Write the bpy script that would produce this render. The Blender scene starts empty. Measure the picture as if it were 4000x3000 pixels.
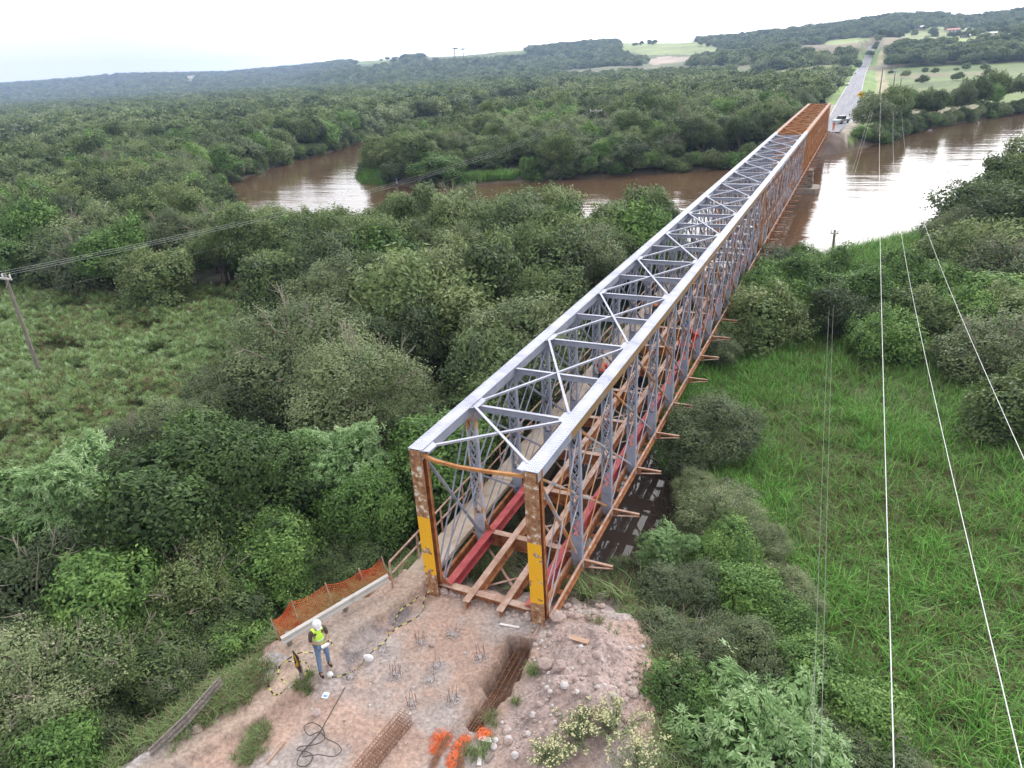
import bpy, math, random
import numpy as np
from mathutils import Vector, Matrix, Euler

# ------------------------------------------------------------------ camera, sky, sun, exposure
SC = bpy.context.scene
COL = SC.collection
CAM = np.array([8.8650, -15.0679, 15.3346])
ROT = (1.14801848, 0.05590303, 0.43726385)
cd = bpy.data.cameras.new('camera'); cam = bpy.data.objects.new('camera', cd); COL.objects.link(cam)
cam.location = CAM; cam.rotation_euler = ROT
cd.sensor_width = 36; cd.lens = 24.88569; cd.clip_start = 0.1; cd.clip_end = 30000
SC.camera = cam
RM = np.array(Euler(ROT).to_matrix())
FPX = 2765.076

GLOW_AZ, GLOW_EL, GLOW = 10, 15, 3.4
SUN_EL, SUN_AZ = 42, 8          # degrees, azimuth clockwise from +Y (ahead and to the right)
w = bpy.data.worlds.new('World'); SC.world = w; w.use_nodes = True
nt = w.node_tree; nt.nodes.clear()
out = nt.nodes.new('ShaderNodeOutputWorld'); bg = nt.nodes.new('ShaderNodeBackground')
sky = nt.nodes.new('ShaderNodeTexSky'); sky.sky_type = 'NISHITA'; sky.sun_disc = False
sky.sun_elevation = math.radians(SUN_EL); sky.sun_rotation = math.radians(SUN_AZ)
sky.dust_density = 3.0; sky.air_density = 1.0
tc = nt.nodes.new('ShaderNodeTexCoord'); mp = nt.nodes.new('ShaderNodeMapping'); mp.inputs['Scale'].default_value = (1, 1, 3.5)
ns = nt.nodes.new('ShaderNodeTexNoise'); ns.inputs['Scale'].default_value = 2.2; ns.inputs['Detail'].default_value = 5
cr = nt.nodes.new('ShaderNodeValToRGB')
cr.color_ramp.elements[0].position = .3; cr.color_ramp.elements[0].color = (15.0, 15.0, 15.2, 1)
cr.color_ramp.elements[1].position = .7; cr.color_ramp.elements[1].color = (15.9, 15.9, 15.9, 1)
mx = nt.nodes.new('ShaderNodeMixRGB'); mx.inputs[0].default_value = .9
nt.links.new(tc.outputs['Generated'], mp.inputs[0]); nt.links.new(mp.outputs[0], ns.inputs[0]); nt.links.new(ns.outputs['Fac'], cr.inputs[0])
nt.links.new(sky.outputs[0], mx.inputs[1]); nt.links.new(cr.outputs[0], mx.inputs[2])
# the bright part of the cloud layer round the hidden sun
vm = nt.nodes.new('ShaderNodeVectorMath'); vm.operation = 'DOT_PRODUCT'; nt.links.new(tc.outputs['Generated'], vm.inputs[0])
vm.inputs[1].default_value = Vector((math.sin(math.radians(GLOW_AZ))*math.cos(math.radians(GLOW_EL)), math.cos(math.radians(GLOW_AZ))*math.cos(math.radians(GLOW_EL)), math.sin(math.radians(GLOW_EL))))
mr_ = nt.nodes.new('ShaderNodeMapRange'); mr_.interpolation_type = 'SMOOTHSTEP'; mr_.inputs['From Min'].default_value = .45; mr_.inputs['From Max'].default_value = 1.0; mr_.inputs['To Min'].default_value = 1.0; mr_.inputs['To Max'].default_value = GLOW
nt.links.new(vm.outputs['Value'], mr_.inputs['Value'])
vs = nt.nodes.new('ShaderNodeVectorMath'); vs.operation = 'SCALE'; nt.links.new(mx.outputs[0], vs.inputs[0]); nt.links.new(mr_.outputs[0], vs.inputs['Scale'])
nt.links.new(vs.outputs[0], bg.inputs[0]); bg.inputs[1].default_value = .10
nt.links.new(bg.outputs[0], out.inputs[0])

sd = bpy.data.lights.new('sun', 'SUN'); sd.energy = .8; sd.angle = math.radians(14); sd.color = (1, .97, .92)
so = bpy.data.objects.new('sun', sd); COL.objects.link(so)
_a, _e = math.radians(SUN_AZ), math.radians(SUN_EL)
so.rotation_euler = Vector((math.sin(_a)*math.cos(_e), math.cos(_a)*math.cos(_e), math.sin(_e))).to_track_quat('Z', 'Y').to_euler()
SC.view_settings.view_transform = 'Standard'; SC.view_settings.look = 'None'
SC.view_settings.exposure = 0.0; SC.view_settings.gamma = 1
SC.cycles.max_bounces = 6; SC.cycles.transparent_max_bounces = 8; SC.cycles.volume_bounces = 0
SC.cycles.use_adaptive_sampling = True; SC.cycles.adaptive_threshold = .02

rng = np.random.default_rng(7); random.seed(7)

# ------------------------------------------------------------------ survey helpers
def at(xd, yd, z):
    """point where the line of sight through survey mark (xd, yd) meets level z (marks on a 2212 x 1659 sheet)"""
    s = 4000/2212
    d = RM @ np.array([(xd*s-2000)/FPX, -(yd*s-1500)/FPX, -1.])
    return CAM + d*((z-CAM[2])/d[2])
def crop(ox, oy, s): return lambda x, y, z: at((ox+x*s)*.553, (oy+y*s)*.553, z)
c1 = crop(1500, 1600, .5425); c2 = crop(600, 2000, .678); c3 = crop(1600, 2200, .5425)
def proj(P):
    q = (np.asarray(P)-CAM) @ RM
    dd = -q[..., 2]; dd = np.where(dd < .01, .01, dd)
    return np.stack([(2000+FPX*q[..., 0]/dd)*.553, (1500-FPX*q[..., 1]/dd)*.553, np.where(-q[..., 2] < .01, -1, -q[..., 2])], -1)

def vnoise(x, y, seed=0):
    x = np.asarray(x, float); y = np.asarray(y, float)
    xi = np.floor(x).astype(np.int64); yi = np.floor(y).astype(np.int64); fx = x-xi; fy = y-yi
    fx = fx*fx*(3-2*fx); fy = fy*fy*(3-2*fy)
    def h(a, b):
        n = (a*374761393+b*668265263+seed*1442695) & 0x7fffffff
        n = ((n ^ (n >> 13))*1274126177) & 0x7fffffff
        return ((n ^ (n >> 16)) & 0xffff)/65535.
    return (h(xi, yi)*(1-fx)+h(xi+1, yi)*fx)*(1-fy)+(h(xi, yi+1)*(1-fx)+h(xi+1, yi+1)*fx)*fy
def fbm(x, y, o=4, seed=0):
    s = 0; a = .5
    for i in range(o):
        s = s+a*vnoise(np.asarray(x)*2**i, np.asarray(y)*2**i, seed+i); a *= .5
    return s/(1-.5**o)
def sstep(a, b, x):
    t = np.clip((x-a)/(b-a), 0, 1); return t*t*(3-2*t)
def polysd(x, y, poly):
    """signed distance, negative inside"""
    x = np.asarray(x, float); y = np.asarray(y, float)
    d = np.full(x.shape, 1e18); ins = np.zeros(x.shape, bool); n = len(poly)
    for i in range(n):
        ax, ay = poly[i]; bx, by = poly[(i+1) % n]
        ex, ey = bx-ax, by-ay; wx, wy = x-ax, y-ay
        t = np.clip((wx*ex+wy*ey)/(ex*ex+ey*ey+1e-12), 0, 1)
        d = np.minimum(d, (wx-ex*t)**2+(wy-ey*t)**2)
        c = ((ay <= y) & (by > y)) | ((by <= y) & (ay > y))
        with np.errstate(divide='ignore', invalid='ignore'):
            xx = ax+(y-ay)*ex/(ey if ey != 0 else 1e-12)
        ins ^= c & (x < xx)
    return np.sqrt(d)*np.where(ins, -1, 1)

RIVER = [(-170,420),(-150,300),(-138,225),(-133,184),(-120,140),(-119,125),(-112,108),(-107,95),(-95,75),(-75,58),(-55,50),(-37,47),(-27,49),(-20,46),(-13,49),(-7,46),(-1,46.5),(4,52),(8,58),(12,63.5),(18,71),(23,80),(30,96),(42,120),(60,150),(100,230),(150,340),(120,400),(75,290),(45,219),(32,199),(21,181),(12,154),(6,141),(2,136),(-10,119),(-23,112),(-38,104),(-51,97),(-62,94),(-76,98),(-84,107),(-83,116),(-85,130),(-90,148),(-97,170),(-104,200),(-114,240),(-128,300),(-150,420)]
POND = [(-1.5,4.5),(1.5,5),(3.2,6.5),(4.2,9),(4.0,13),(2.4,17.5),(-.5,22),(-2,24),(-4,22),(-3.2,14),(-2.5,8)]
LMARSH = [(-27,-2),(-75,20),(-62,25),(-50,23),(-43,24),(-44,29),(-40,31),(-31,26),(-30,21),(-28,13),(-25,9),(-25,4)]
RMARSH = [(.8,24.6),(2.5,28),(6,32),(11.3,31),(16.2,31),(19,28),(24,26),(30,10),(24,-4),(14.5,-6),(11.3,0.2),(10.5,2.8),(9.2,6.2),(7.2,9.6),(5.9,12.7),(4.2,15.6),(1.9,16.5),(1.8,20.2)]
RBANKGRASS = [(2,50),(9,59),(17,71),(24,80),(27,72),(20,60),(12,52),(5,46)]
PENGRASS = [(-86,109),(-84,106),(-76,97),(-70,95),(-70,99),(-78,104)]
PENGRASS2 = [(-58,95),(-51,98),(-46,101),(-46,105),(-58,100)]
MEADOW_R = [(7,215),(20,208),(36,222),(52,252),(100,350),(400,520),(400,860),(90,700),(14,760),(7,500)]
MEADOW_L = [(-330,165),(-330,200),(-290,185),(-240,146),(-238,128)]
PLAT = [(-5.8,-14),(-5.6,-8.4),(-5.35,-5.6),(-4.95,-3.8),(-3.5,-.3),(-3.3,.35),(-2.0,.5),(1.9,.5),(2.6,.9),(4.1,1.1),(5.0,.1),(5.5,-1.6),(5.9,-4),(6,-14)]
PATH = [(-6,-14),(-5.6,-8.4),(-4.95,-3.8),(-3.4,-.2),(-3.3,.9),(-2.1,.9),(-2.25,-.4),(-2.5,-1),(-2.62,-1.6),(-3.05,-2.35),(-3.1,-3.1),(-2.95,-3.7),(-2.9,-4.3),(-3.3,-5.2),(-3.7,-6.4),(-4.6,-8.4),(-5.2,-14)]
TRENCH = [(1.33,-1.1),(2.0,-.95),(2.12,-2.1),(2.15,-2.95),(1.95,-3.9),(1.9,-4.3),(1.55,-4.3),(1.62,-3.2),(1.33,-2.9),(1.4,-2)]
SPOIL = [(2.3,0),(3.7,.6),(4.7,-.2),(5.2,-1.8),(5.2,-3.2),(4.4,-4.6),(2.9,-4.9),(2.55,-3.2),(2.5,-1.6)]

# skyline heights (mark x on the 4000 scale, rise) turned into azimuth / height of the ridge lines
SKY = [(0,40),(542,46),(904,38),(1220,47),(1356,54),(1808,55),(2333,70),(2658,55),(2966,63),(3146,68),(3226,70),(3452,84),(3633,80),(3791,64),(3995,74),(4600,78),(6000,66)]
def az_of(xf):
    yf = 378-.0613*xf
    d = RM @ np.array([(xf-2000)/FPX, -(yf-1500)/FPX, -1.]); return math.atan2(d[0], d[1])
SKY_AZ = np.array([az_of(a) for a, b in SKY]); SKY_EL = np.array([b/FPX for a, b in SKY])
R_RIDGE = [(az_of(0), 3400), (az_of(1150), 3000), (az_of(1500), 2000), (az_of(2300), 1700), (az_of(2700), 1500), (az_of(4000), 1500)]
R_FOOT = [(az_of(0), 1900), (az_of(1150), 1500), (az_of(1500), 1000), (az_of(2300), 850), (az_of(2700), 620), (az_of(3200), 560), (az_of(4000), 560)]
def terrain(x, y):
    x = np.asarray(x, float); y = np.asarray(y, float)
    dx, dy = x-CAM[0], y-CAM[1]; r = np.hypot(dx, dy); az = np.arctan2(dx, dy)
    z = -2.75+.45*(fbm(x/9, y/9, 3, 3)-.5)
    el = np.interp(az, SKY_AZ, SKY_EL)
    rr = np.interp(az, [a for a, b in R_RIDGE], [b for a, b in R_RIDGE]); rf = np.interp(az, [a for a, b in R_FOOT], [b for a, b in R_FOOT])
    top = CAM[2]+rr*el-9+2.75
    t = np.clip((r-rf)/(rr-rf), 0, 1)
    prof = .62*t+.38*sstep(0, 1, t)+.05*np.sin(t*9)*(1-t)*t*4
    bump = (fbm(x/260, y/260, 4, 11)-.5)*26*sstep(.02, .3, t)*(1-sstep(.75, 1, t))
    back = 1-.35*sstep(rr, rr*2.2, r)
    behind = 1-sstep(math.radians(60), math.radians(95), np.abs(az+math.radians(25)))
    z = z+(top*prof+bump)*back*behind
    # road embankment
    cxr = np.interp(y, [140, 188, 258, 495, 1060], [0, 3.2, 2.5, 1, 1.5])
    dr = np.abs(x-cxr)
    m = (1-sstep(4.6, 10, dr))*sstep(143, 150, y)*(1-sstep(1030, 1100, y))
    zr = np.interp(y, [144, 160, 200, 700, 1000], [-.1, -.35, -.95, -.95, 8])
    z = z*(1-m)+zr*m
    # far abutment slope
    m2 = (1-sstep(3.2, 8, np.abs(x)))*sstep(136, 144, y)*(1-sstep(150, 165, y))
    z = np.maximum(z, -2.75+2.6*m2)
    # river bed and pond
    s = polysd(x, y, RIVER); z = np.where(r < 900, z-np.clip((1.2-s)*.75, 0, 2.6), z)
    s = polysd(x, y, POND); z = z-np.clip((.6-s)*.6, 0, 1.2)
    return z
def worksite(x, y):
    x = np.asarray(x, float); y = np.asarray(y, float)
    base = terrain(x, y)
    s = polysd(x, y, PLAT)+1.3*(fbm(x*.9, y*.9, 4, 5)-.5)+.12
    n = .13*(fbm(x*1.1, y*1.1, 4, 21)-.5)+.06*(fbm(x*6, y*6, 3, 31)-.5)
    for o_ in (-.55, .55): n = n-.05*np.exp(-((x+3.95-(y+6)*.28+o_)/.13)**2)*(y < -4.5)
    plat = n-np.where(s > 0, s*.62+.10*np.sin(s*7+x*2)*np.clip(s, 0, 1), 0)
    p = polysd(x, y, PATH)+.16*(fbm(x*4, y*4, 3, 8)-.5)
    plat = plat+.22*(1-sstep(-.05, .08, p))
    plat = plat-.1*(1-sstep(0, .5, np.abs(p-.35)))*(y < -.2)*(y > -3.6)      # scar of the dug edge
    q = polysd(x, y, SPOIL)
    plat = plat+(1-sstep(-.9, .25, q))*(.12+.75*fbm(x*1.5, y*1.5, 4, 41)**1.3)+(1-sstep(-.4, .3, q))*.2*(fbm(x*7, y*7, 3, 42)-.5)
    t = polysd(x, y, TRENCH)+.14*(fbm(x*5, y*5, 3, 55)-.5)
    plat = plat-.85*(1-sstep(-.16, .06, t))+.1*(1-sstep(.05, .4, t))*(t > .03)
    return np.maximum(base, plat)
def gz(x, y):
    return float(worksite(np.array([x]), np.array([y]))[0])
def onground(fn, px, py, lift=0.):
    z = 0.
    for _ in range(8):
        p = fn(px, py, z+lift); z = gz(p[0], p[1])
    return np.array([p[0], p[1], z])

_gx = np.arange(-12, 11.01, .075); _gy = np.arange(-14, 7.01, .075); _WG = worksite(*np.meshgrid(_gx, _gy))
def gz(x, y):
    if not (-12 < x < 10.9 and -14 < y < 6.9): return float(worksite(np.array([x]), np.array([y]))[0])
    u = (x+12)/.075; v_ = (y+14)/.075; i = int(u); j = int(v_); u -= i; v_ -= j
    return float((_WG[j, i]*(1-u)+_WG[j, i+1]*u)*(1-v_)+(_WG[j+1, i]*(1-u)+_WG[j+1, i+1]*u)*v_)

# ------------------------------------------------------------------ materials
MATS = {}
def newmat(name, rough=.6, metal=0.):
    m = bpy.data.materials.new(name); m.use_nodes = True
    b = m.node_tree.nodes['Principled BSDF']; b.inputs['Roughness'].default_value = rough; b.inputs['Metallic'].default_value = metal
    MATS[name] = m; return m, m.node_tree, b
def ramp(nt, stops):
    c = nt.nodes.new('ShaderNodeValToRGB'); e = c.color_ramp.elements
    while len(e) < len(stops): e.new(.5)
    for k, (p, col) in enumerate(stops): e[k].position = p; e[k].color = (*col, 1)
    return c
def mottled(name, cols, scale=4, detail=6, rough=.7, bump=0., metal=0., coord='Object', spec=.25, stretch=(1, 1, 1), lo=.3, hi=.7, bscale=None):
    m, nt, b = newmat(name, rough, metal); b.inputs['Specular IOR Level'].default_value = spec
    tc = nt.nodes.new('ShaderNodeTexCoord'); mp = nt.nodes.new('ShaderNodeMapping'); mp.inputs['Scale'].default_value = stretch
    no = nt.nodes.new('ShaderNodeTexNoise'); no.inputs['Scale'].default_value = scale; no.inputs['Detail'].default_value = detail; no.inputs['Roughness'].default_value = .62
    if coord == 'World':
        g = nt.nodes.new('ShaderNodeNewGeometry'); nt.links.new(g.outputs['Position'], mp.inputs[0])
    else: nt.links.new(tc.outputs[coord], mp.inputs[0])
    nt.links.new(mp.outputs[0], no.inputs[0])
    n = len(cols); c = ramp(nt, [(lo+(hi-lo)*i/max(1, n-1), cols[i]) for i in range(n)])
    nt.links.new(no.outputs['Fac'], c.inputs[0]); nt.links.new(c.outputs[0], b.inputs['Base Color'])
    if bump:
        n2 = nt.nodes.new('ShaderNodeTexNoise'); n2.inputs['Scale'].default_value = bscale or scale*6; n2.inputs['Detail'].default_value = 5
        nt.links.new(mp.outputs[0], n2.inputs[0])
        bp = nt.nodes.new('ShaderNodeBump'); bp.inputs['Strength'].default_value = bump; bp.inputs['Distance'].default_value = .02
        nt.links.new(n2.outputs['Fac'], bp.inputs['Height']); nt.links.new(bp.outputs[0], b.inputs['Normal'])
    return m
GREY = (.30, .32, .385)
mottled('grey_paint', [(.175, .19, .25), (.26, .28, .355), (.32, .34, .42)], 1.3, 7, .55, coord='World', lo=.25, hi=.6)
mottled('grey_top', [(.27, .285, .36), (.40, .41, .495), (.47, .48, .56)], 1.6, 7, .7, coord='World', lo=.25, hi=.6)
mottled('rust', [(.13, .05, .03), (.30, .11, .05), (.42, .19, .08), (.26, .10, .05)], 3, 8, .85, .3, coord='World')
mottled('rust_orange', [(.22, .10, .045), (.42, .19, .07), (.52, .28, .12)], 2.0, 8, .8, .3, coord='World')
mottled('gold_rust', [(.24, .22, .21), (.25, .15, .07), (.36, .21, .09)], 1.4, 8, .8, .3, coord='World')
mottled('rust_pale', [(.26, .15, .11), (.40, .26, .20), (.52, .39, .33)], 2.5, 8, .85, .3, coord='World')
mottled('red_primer', [(.26, .045, .05), (.36, .06, .065), (.44, .12, .11)], 2.5, 7, .6, coord='World')
mottled('pink_primer', [(.55, .22, .2), (.7, .3, .27)], 3, 4, .6)
mottled('grey_orange', [GREY, (.44, .45, .53), (.50, .30, .18), (.52, .24, .09)], .55, 5, .7, coord='World', lo=.40, hi=.60)
mottled('grey_brown', [(.34, .35, .41), (.40, .40, .46), (.36, .22, .17), (.30, .16, .10)], .6, 5, .75, coord='World', lo=.36, hi=.62)
mottled('concrete', [(.22, .17, .13), (.42, .34, .27), (.52, .43, .36)], 1.1, 8, .9, .4, coord='World', bscale=18)
mottled('old_masonry', [(.09, .07, .06), (.20, .16, .13), (.30, .25, .21), (.12, .11, .08)], 1.6, 9, .95, .8, coord='World', bscale=4)
mottled('pier_footing', [(.22, .18, .15), (.36, .31, .26)], 1.0, 7, .9, .3, coord='World')
mottled('galvanised', [(.36, .34, .32), (.52, .50, .47), (.58, .55, .52)], 2, 6, .6, metal=.0)
mottled('weathered_wood', [(.10, .08, .07), (.22, .19, .17), (.30, .26, .23)], 3, 8, .9, .3, stretch=(6, 6, .6))
mottled('plank', [(.38, .24, .17), (.5, .34, .25)], 3, 6, .85, stretch=(1, 8, 1))
mottled('board_white', [(.62, .56, .54), (.8, .77, .76)], 1.5, 4, .7, coord='World')
mottled('rebar', [(.14, .07, .045), (.24, .12, .07), (.32, .18, .11)], 8, 4, .85)
mottled('net_bright', [(.8, .17, .05), (.92, .30, .12)], 5, 3, .6)
mottled('net_orange', [(.72, .09, .03), (.85, .16, .06)], 5, 3, .55)
mottled('cable_black', [(.05, .045, .045), (.10, .085, .08)], 5, 3, .6)
mottled('wire', [(.55, .55, .56), (.7, .7, .7)], 1, 3, .4)
mottled('wire_dark', [(.20, .19, .19), (.28, .27, .27)], 1, 3, .5)
mottled('rock', [(.26, .19, .17), (.40, .31, .28), (.50, .41, .38)], 2.2, 8, .9, .5, coord='World', bscale=25)
mottled('rock_white', [(.40, .36, .36), (.62, .58, .58)], 6, 5, .9, coord='World')
mottled('gravel_mix', [(.22, .19, .19), (.38, .33, .32), (.60, .55, .55)], 5.5, 2, .95, coord='World')
mottled('bark', [(.10, .075, .055), (.20, .16, .13)], 4, 8, .95, .4)
mottled('twig', [(.20, .17, .13), (.34, .30, .25)], 4, 5, .9)
mottled('asphalt', [(.18, .18, .205), (.25, .25, .28), (.31, .30, .33)], .35, 8, .85, coord='World', stretch=(3, .12, 1))
def flat(name, col, rough=.6, metal=0.):
    d = tuple(c*.82 for c in col); return mottled(name, [d, col], 6, 4, rough, metal=metal)
flat('yellow_tape', (.62, .56, .16)); flat('black', (.02, .02, .022)); flat('skin', (.42, .24, .17), .6); flat('hair', (.03, .022, .018))
flat('white', (.80, .80, .80), .5); flat('white_plastic', (.85, .85, .86), .35); flat('hivis', (.62, .95, .10), .6); flat('reflective', (.6, .72, .6), .4)
flat('brown_shirt', (.10, .07, .055)); flat('jeans', (.16, .24, .38)); flat('boots', (.035, .025, .025)); flat('red_cloth', (.68, .05, .045))
flat('orange_cloth', (.8, .2, .04)); flat('dark_cloth', (.05, .04, .06)); flat('blue_plastic', (.05, .12, .5), .4); flat('grey_plastic', (.2, .2, .22), .4)
flat('blue_cloth', (.15, .3, .75)); flat('red_plastic', (.7, .04, .04), .4); flat('sign_yellow', (.85, .5, .02), .4); flat('tyre', (.02, .02, .02), .8)
flat('car_silver', (.5, .53, .55), .3, .3); flat('glass_dark', (.03, .04, .045), .1); flat('roof_pink', (.62, .25, .22)); flat('roof_white', (.75, .74, .72)); flat('wall_pale', (.6, .56, .5))
flat('insulator', (.75, .75, .78), .3); flat('flower_cream', (.75, .70, .42), .7); flat('flower_yellow', (.8, .55, .03), .7); flat('paper', (.75, .8, .85))

# yellow and rust portal posts: a painted band between two heights, ragged edge, flaked white specks above
m, nt, b = newmat('portal_paint', .7)
g = nt.nodes.new('ShaderNodeNewGeometry'); sx = nt.nodes.new('ShaderNodeSeparateXYZ'); nt.links.new(g.outputs['Position'], sx.inputs[0])
no = nt.nodes.new('ShaderNodeTexNoise'); no.inputs['Scale'].default_value = 3.5; no.inputs['Detail'].default_value = 6; nt.links.new(g.outputs['Position'], no.inputs[0])
ad = nt.nodes.new('ShaderNodeMath'); ad.operation = 'MULTIPLY_ADD'; nt.links.new(no.outputs['Fac'], ad.inputs[0]); ad.inputs[1].default_value = .35; nt.links.new(sx.outputs['Z'], ad.inputs[2])
g1 = nt.nodes.new('ShaderNodeMath'); g1.operation = 'GREATER_THAN'; nt.links.new(ad.outputs[0], g1.inputs[0]); g1.inputs[1].default_value = .98
g2 = nt.nodes.new('ShaderNodeMath'); g2.operation = 'LESS_THAN'; nt.links.new(sx.outputs['Z'], g2.inputs[0]); g2.inputs[1].default_value = 2.95
an = nt.nodes.new('ShaderNodeMath'); an.operation = 'MULTIPLY'; nt.links.new(g1.outputs[0], an.inputs[0]); nt.links.new(g2.outputs[0], an.inputs[1])
n3 = nt.nodes.new('ShaderNodeTexNoise'); n3.inputs['Scale'].default_value = 2.3; n3.inputs['Detail'].default_value = 4; nt.links.new(g.outputs['Position'], n3.inputs[0])
g3 = nt.nodes.new('ShaderNodeMath'); g3.operation = 'LESS_THAN'; nt.links.new(n3.outputs['Fac'], g3.inputs[0]); g3.inputs[1].default_value = .62
an2 = nt.nodes.new('ShaderNodeMath'); an2.operation = 'MULTIPLY'; nt.links.new(an.outputs[0], an2.inputs[0]); nt.links.new(g3.outputs[0], an2.inputs[1])
n4 = nt.nodes.new('ShaderNodeTexNoise'); n4.inputs['Scale'].default_value = 7; n4.inputs['Detail'].default_value = 8; nt.links.new(g.outputs['Position'], n4.inputs[0])
rr_ = ramp(nt, [(.30, (.16, .08, .05)), (.48, (.34, .17, .08)), (.58, (.40, .26, .15)), (.66, (.66, .60, .56))]); nt.links.new(n4.outputs['Fac'], rr_.inputs[0])
mix = nt.nodes.new('ShaderNodeMixRGB'); nt.links.new(an2.outputs[0], mix.inputs[0]); nt.links.new(rr_.outputs[0], mix.inputs[1]); mix.inputs[2].default_value = (.78, .42, .015, 1)
nt.links.new(mix.outputs[0], b.inputs['Base Color'])

def leafmat(name, cols, tr=.22, rough=.62, obj=.35):
    """leaf colour from a per-leaf tint, varied per plant"""
    m, nt, b = newmat(name, rough)
    b.inputs['Specular IOR Level'].default_value = .3
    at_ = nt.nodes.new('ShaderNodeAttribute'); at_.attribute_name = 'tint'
    oi = nt.nodes.new('ShaderNodeObjectInfo')
    g = nt.nodes.new('ShaderNodeNewGeometry'); no = nt.nodes.new('ShaderNodeTexNoise'); no.inputs['Scale'].default_value = .09; no.inputs['Detail'].default_value = 4
    nt.links.new(g.outputs['Position'], no.inputs[0])
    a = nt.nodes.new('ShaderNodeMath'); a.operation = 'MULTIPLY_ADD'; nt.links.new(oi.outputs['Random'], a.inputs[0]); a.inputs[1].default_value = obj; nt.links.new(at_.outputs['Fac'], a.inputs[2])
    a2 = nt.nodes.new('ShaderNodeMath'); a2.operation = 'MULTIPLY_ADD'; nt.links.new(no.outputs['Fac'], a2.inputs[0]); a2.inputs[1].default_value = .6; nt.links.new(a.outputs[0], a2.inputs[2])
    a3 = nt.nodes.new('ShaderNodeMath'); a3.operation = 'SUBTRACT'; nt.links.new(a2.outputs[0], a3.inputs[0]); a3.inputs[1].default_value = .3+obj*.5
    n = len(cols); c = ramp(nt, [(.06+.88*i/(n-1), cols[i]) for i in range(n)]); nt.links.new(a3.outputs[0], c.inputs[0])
    nt.links.new(c.outputs[0], b.inputs['Base Color'])
    t = nt.nodes.new('ShaderNodeBsdfTranslucent'); nt.links.new(c.outputs[0], t.inputs[0])
    ms = nt.nodes.new('ShaderNodeMixShader'); ms.inputs[0].default_value = tr
    nt.links.new(b.outputs[0], ms.inputs[1]); nt.links.new(t.outputs[0], ms.inputs[2]); nt.links.new(ms.outputs[0], nt.nodes['Material Output'].inputs[0])
    return m
LF = leafmat('leaf_forest', [(.065, .092, .044), (.11, .168, .058), (.175, .24, .085), (.265, .31, .135)], obj=.6)
LG = leafmat('leaf_green', [(.07, .125, .038), (.12, .225, .055), (.20, .335, .085), (.33, .44, .14)])
LR = leafmat('leaf_round', [(.055, .095, .032), (.095, .17, .045), (.15, .245, .065), (.25, .33, .10)])
LL = leafmat('leaf_light', [(.11, .19, .065), (.20, .34, .12), (.33, .47, .22), (.47, .57, .35)])
LO = leafmat('leaf_olive', [(.10, .13, .068), (.165, .22, .098), (.24, .295, .135), (.34, .375, .21)], obj=.6)
LP = leafmat('leaf_purple', [(.16, .145, .14), (.24, .23, .22), (.29, .30, .24)])
GR = leafmat('grass_bright', [(.16, .12, .05), (.09, .22, .04), (.13, .37, .055), (.22, .49, .09), (.42, .50, .21)], .25)
GD = leafmat('grass_dull', [(.19, .125, .08), (.12, .18, .06), (.18, .29, .09), (.28, .37, .16)], .2)
PA = leafmat('papyrus', [(.22, .145, .08), (.18, .25, .085), (.25, .38, .125), (.38, .50, .27)], .25)

# ground zones use a colour attribute
def groundmat(name, extra):
    m, nt, b = newmat(name, .95)
    at_ = nt.nodes.new('ShaderNodeAttribute'); at_.attribute_name = 'zone'
    g = nt.nodes.new('ShaderNodeNewGeometry')
    cur = at_.outputs['Color']
    for sc_, det, lo, hi in extra:
        no = nt.nodes.new('ShaderNodeTexNoise'); no.inputs['Scale'].default_value = sc_; no.inputs['Detail'].default_value = det; nt.links.new(g.outputs['Position'], no.inputs[0])
        r_ = ramp(nt, [(.3, (lo,)*3), (.7, (hi,)*3)]); nt.links.new(no.outputs['Fac'], r_.inputs[0])
        mm = nt.nodes.new('ShaderNodeMixRGB'); mm.blend_type = 'MULTIPLY'; mm.inputs[0].default_value = 1
        nt.links.new(cur, mm.inputs[1]); nt.links.new(r_.outputs[0], mm.inputs[2]); cur = mm.outputs[0]
    nt.links.new(cur, b.inputs['Base Color']); return m, nt, b
groundmat('ground_soil', [(.02, 6, .75, 1.25), (.5, 6, .7, 1.3)])
m, nt, b = groundmat('worksite_dirt', [(1.3, 6, .8, 1.05), (9, 8, .6, 1.15)])
g = nt.nodes.new('ShaderNodeNewGeometry')
vo = nt.nodes.new('ShaderNodeTexVoronoi'); vo.inputs['Scale'].default_value = 26; nt.links.new(g.outputs['Position'], vo.inputs[0])
n5 = nt.nodes.new('ShaderNodeTexNoise'); n5.inputs['Scale'].default_value = 1.6; n5.inputs['Detail'].default_value = 5; nt.links.new(g.outputs['Position'], n5.inputs[0])
peb = nt.nodes.new('ShaderNodeMath'); peb.operation = 'MULTIPLY_ADD'; nt.links.new(n5.outputs['Fac'], peb.inputs[0]); peb.inputs[1].default_value = -.6; peb.inputs[2].default_value = .47
lt = nt.nodes.new('ShaderNodeMath'); lt.operation = 'LESS_THAN'; nt.links.new(vo.outputs['Distance'], lt.inputs[0]); nt.links.new(peb.outputs[0], lt.inputs[1])
old = b.inputs['Base Color'].links[0].from_socket
pc = nt.nodes.new('ShaderNodeMixRGB'); nt.links.new(lt.outputs[0], pc.inputs[0]); nt.links.new(old, pc.inputs[1])
rc = ramp(nt, [(.2, (.26, .21, .19)), (.5, (.42, .34, .31)), (.8, (.60, .53, .52))]); nt.links.new(vo.outputs['Color'], rc.inputs[0]); nt.links.new(rc.outputs[0], pc.inputs[2])
nt.links.new(pc.outputs[0], b.inputs['Base Color'])
bp = nt.nodes.new('ShaderNodeBump'); bp.inputs['Strength'].default_value = .8; bp.inputs['Distance'].default_value = .04
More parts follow.
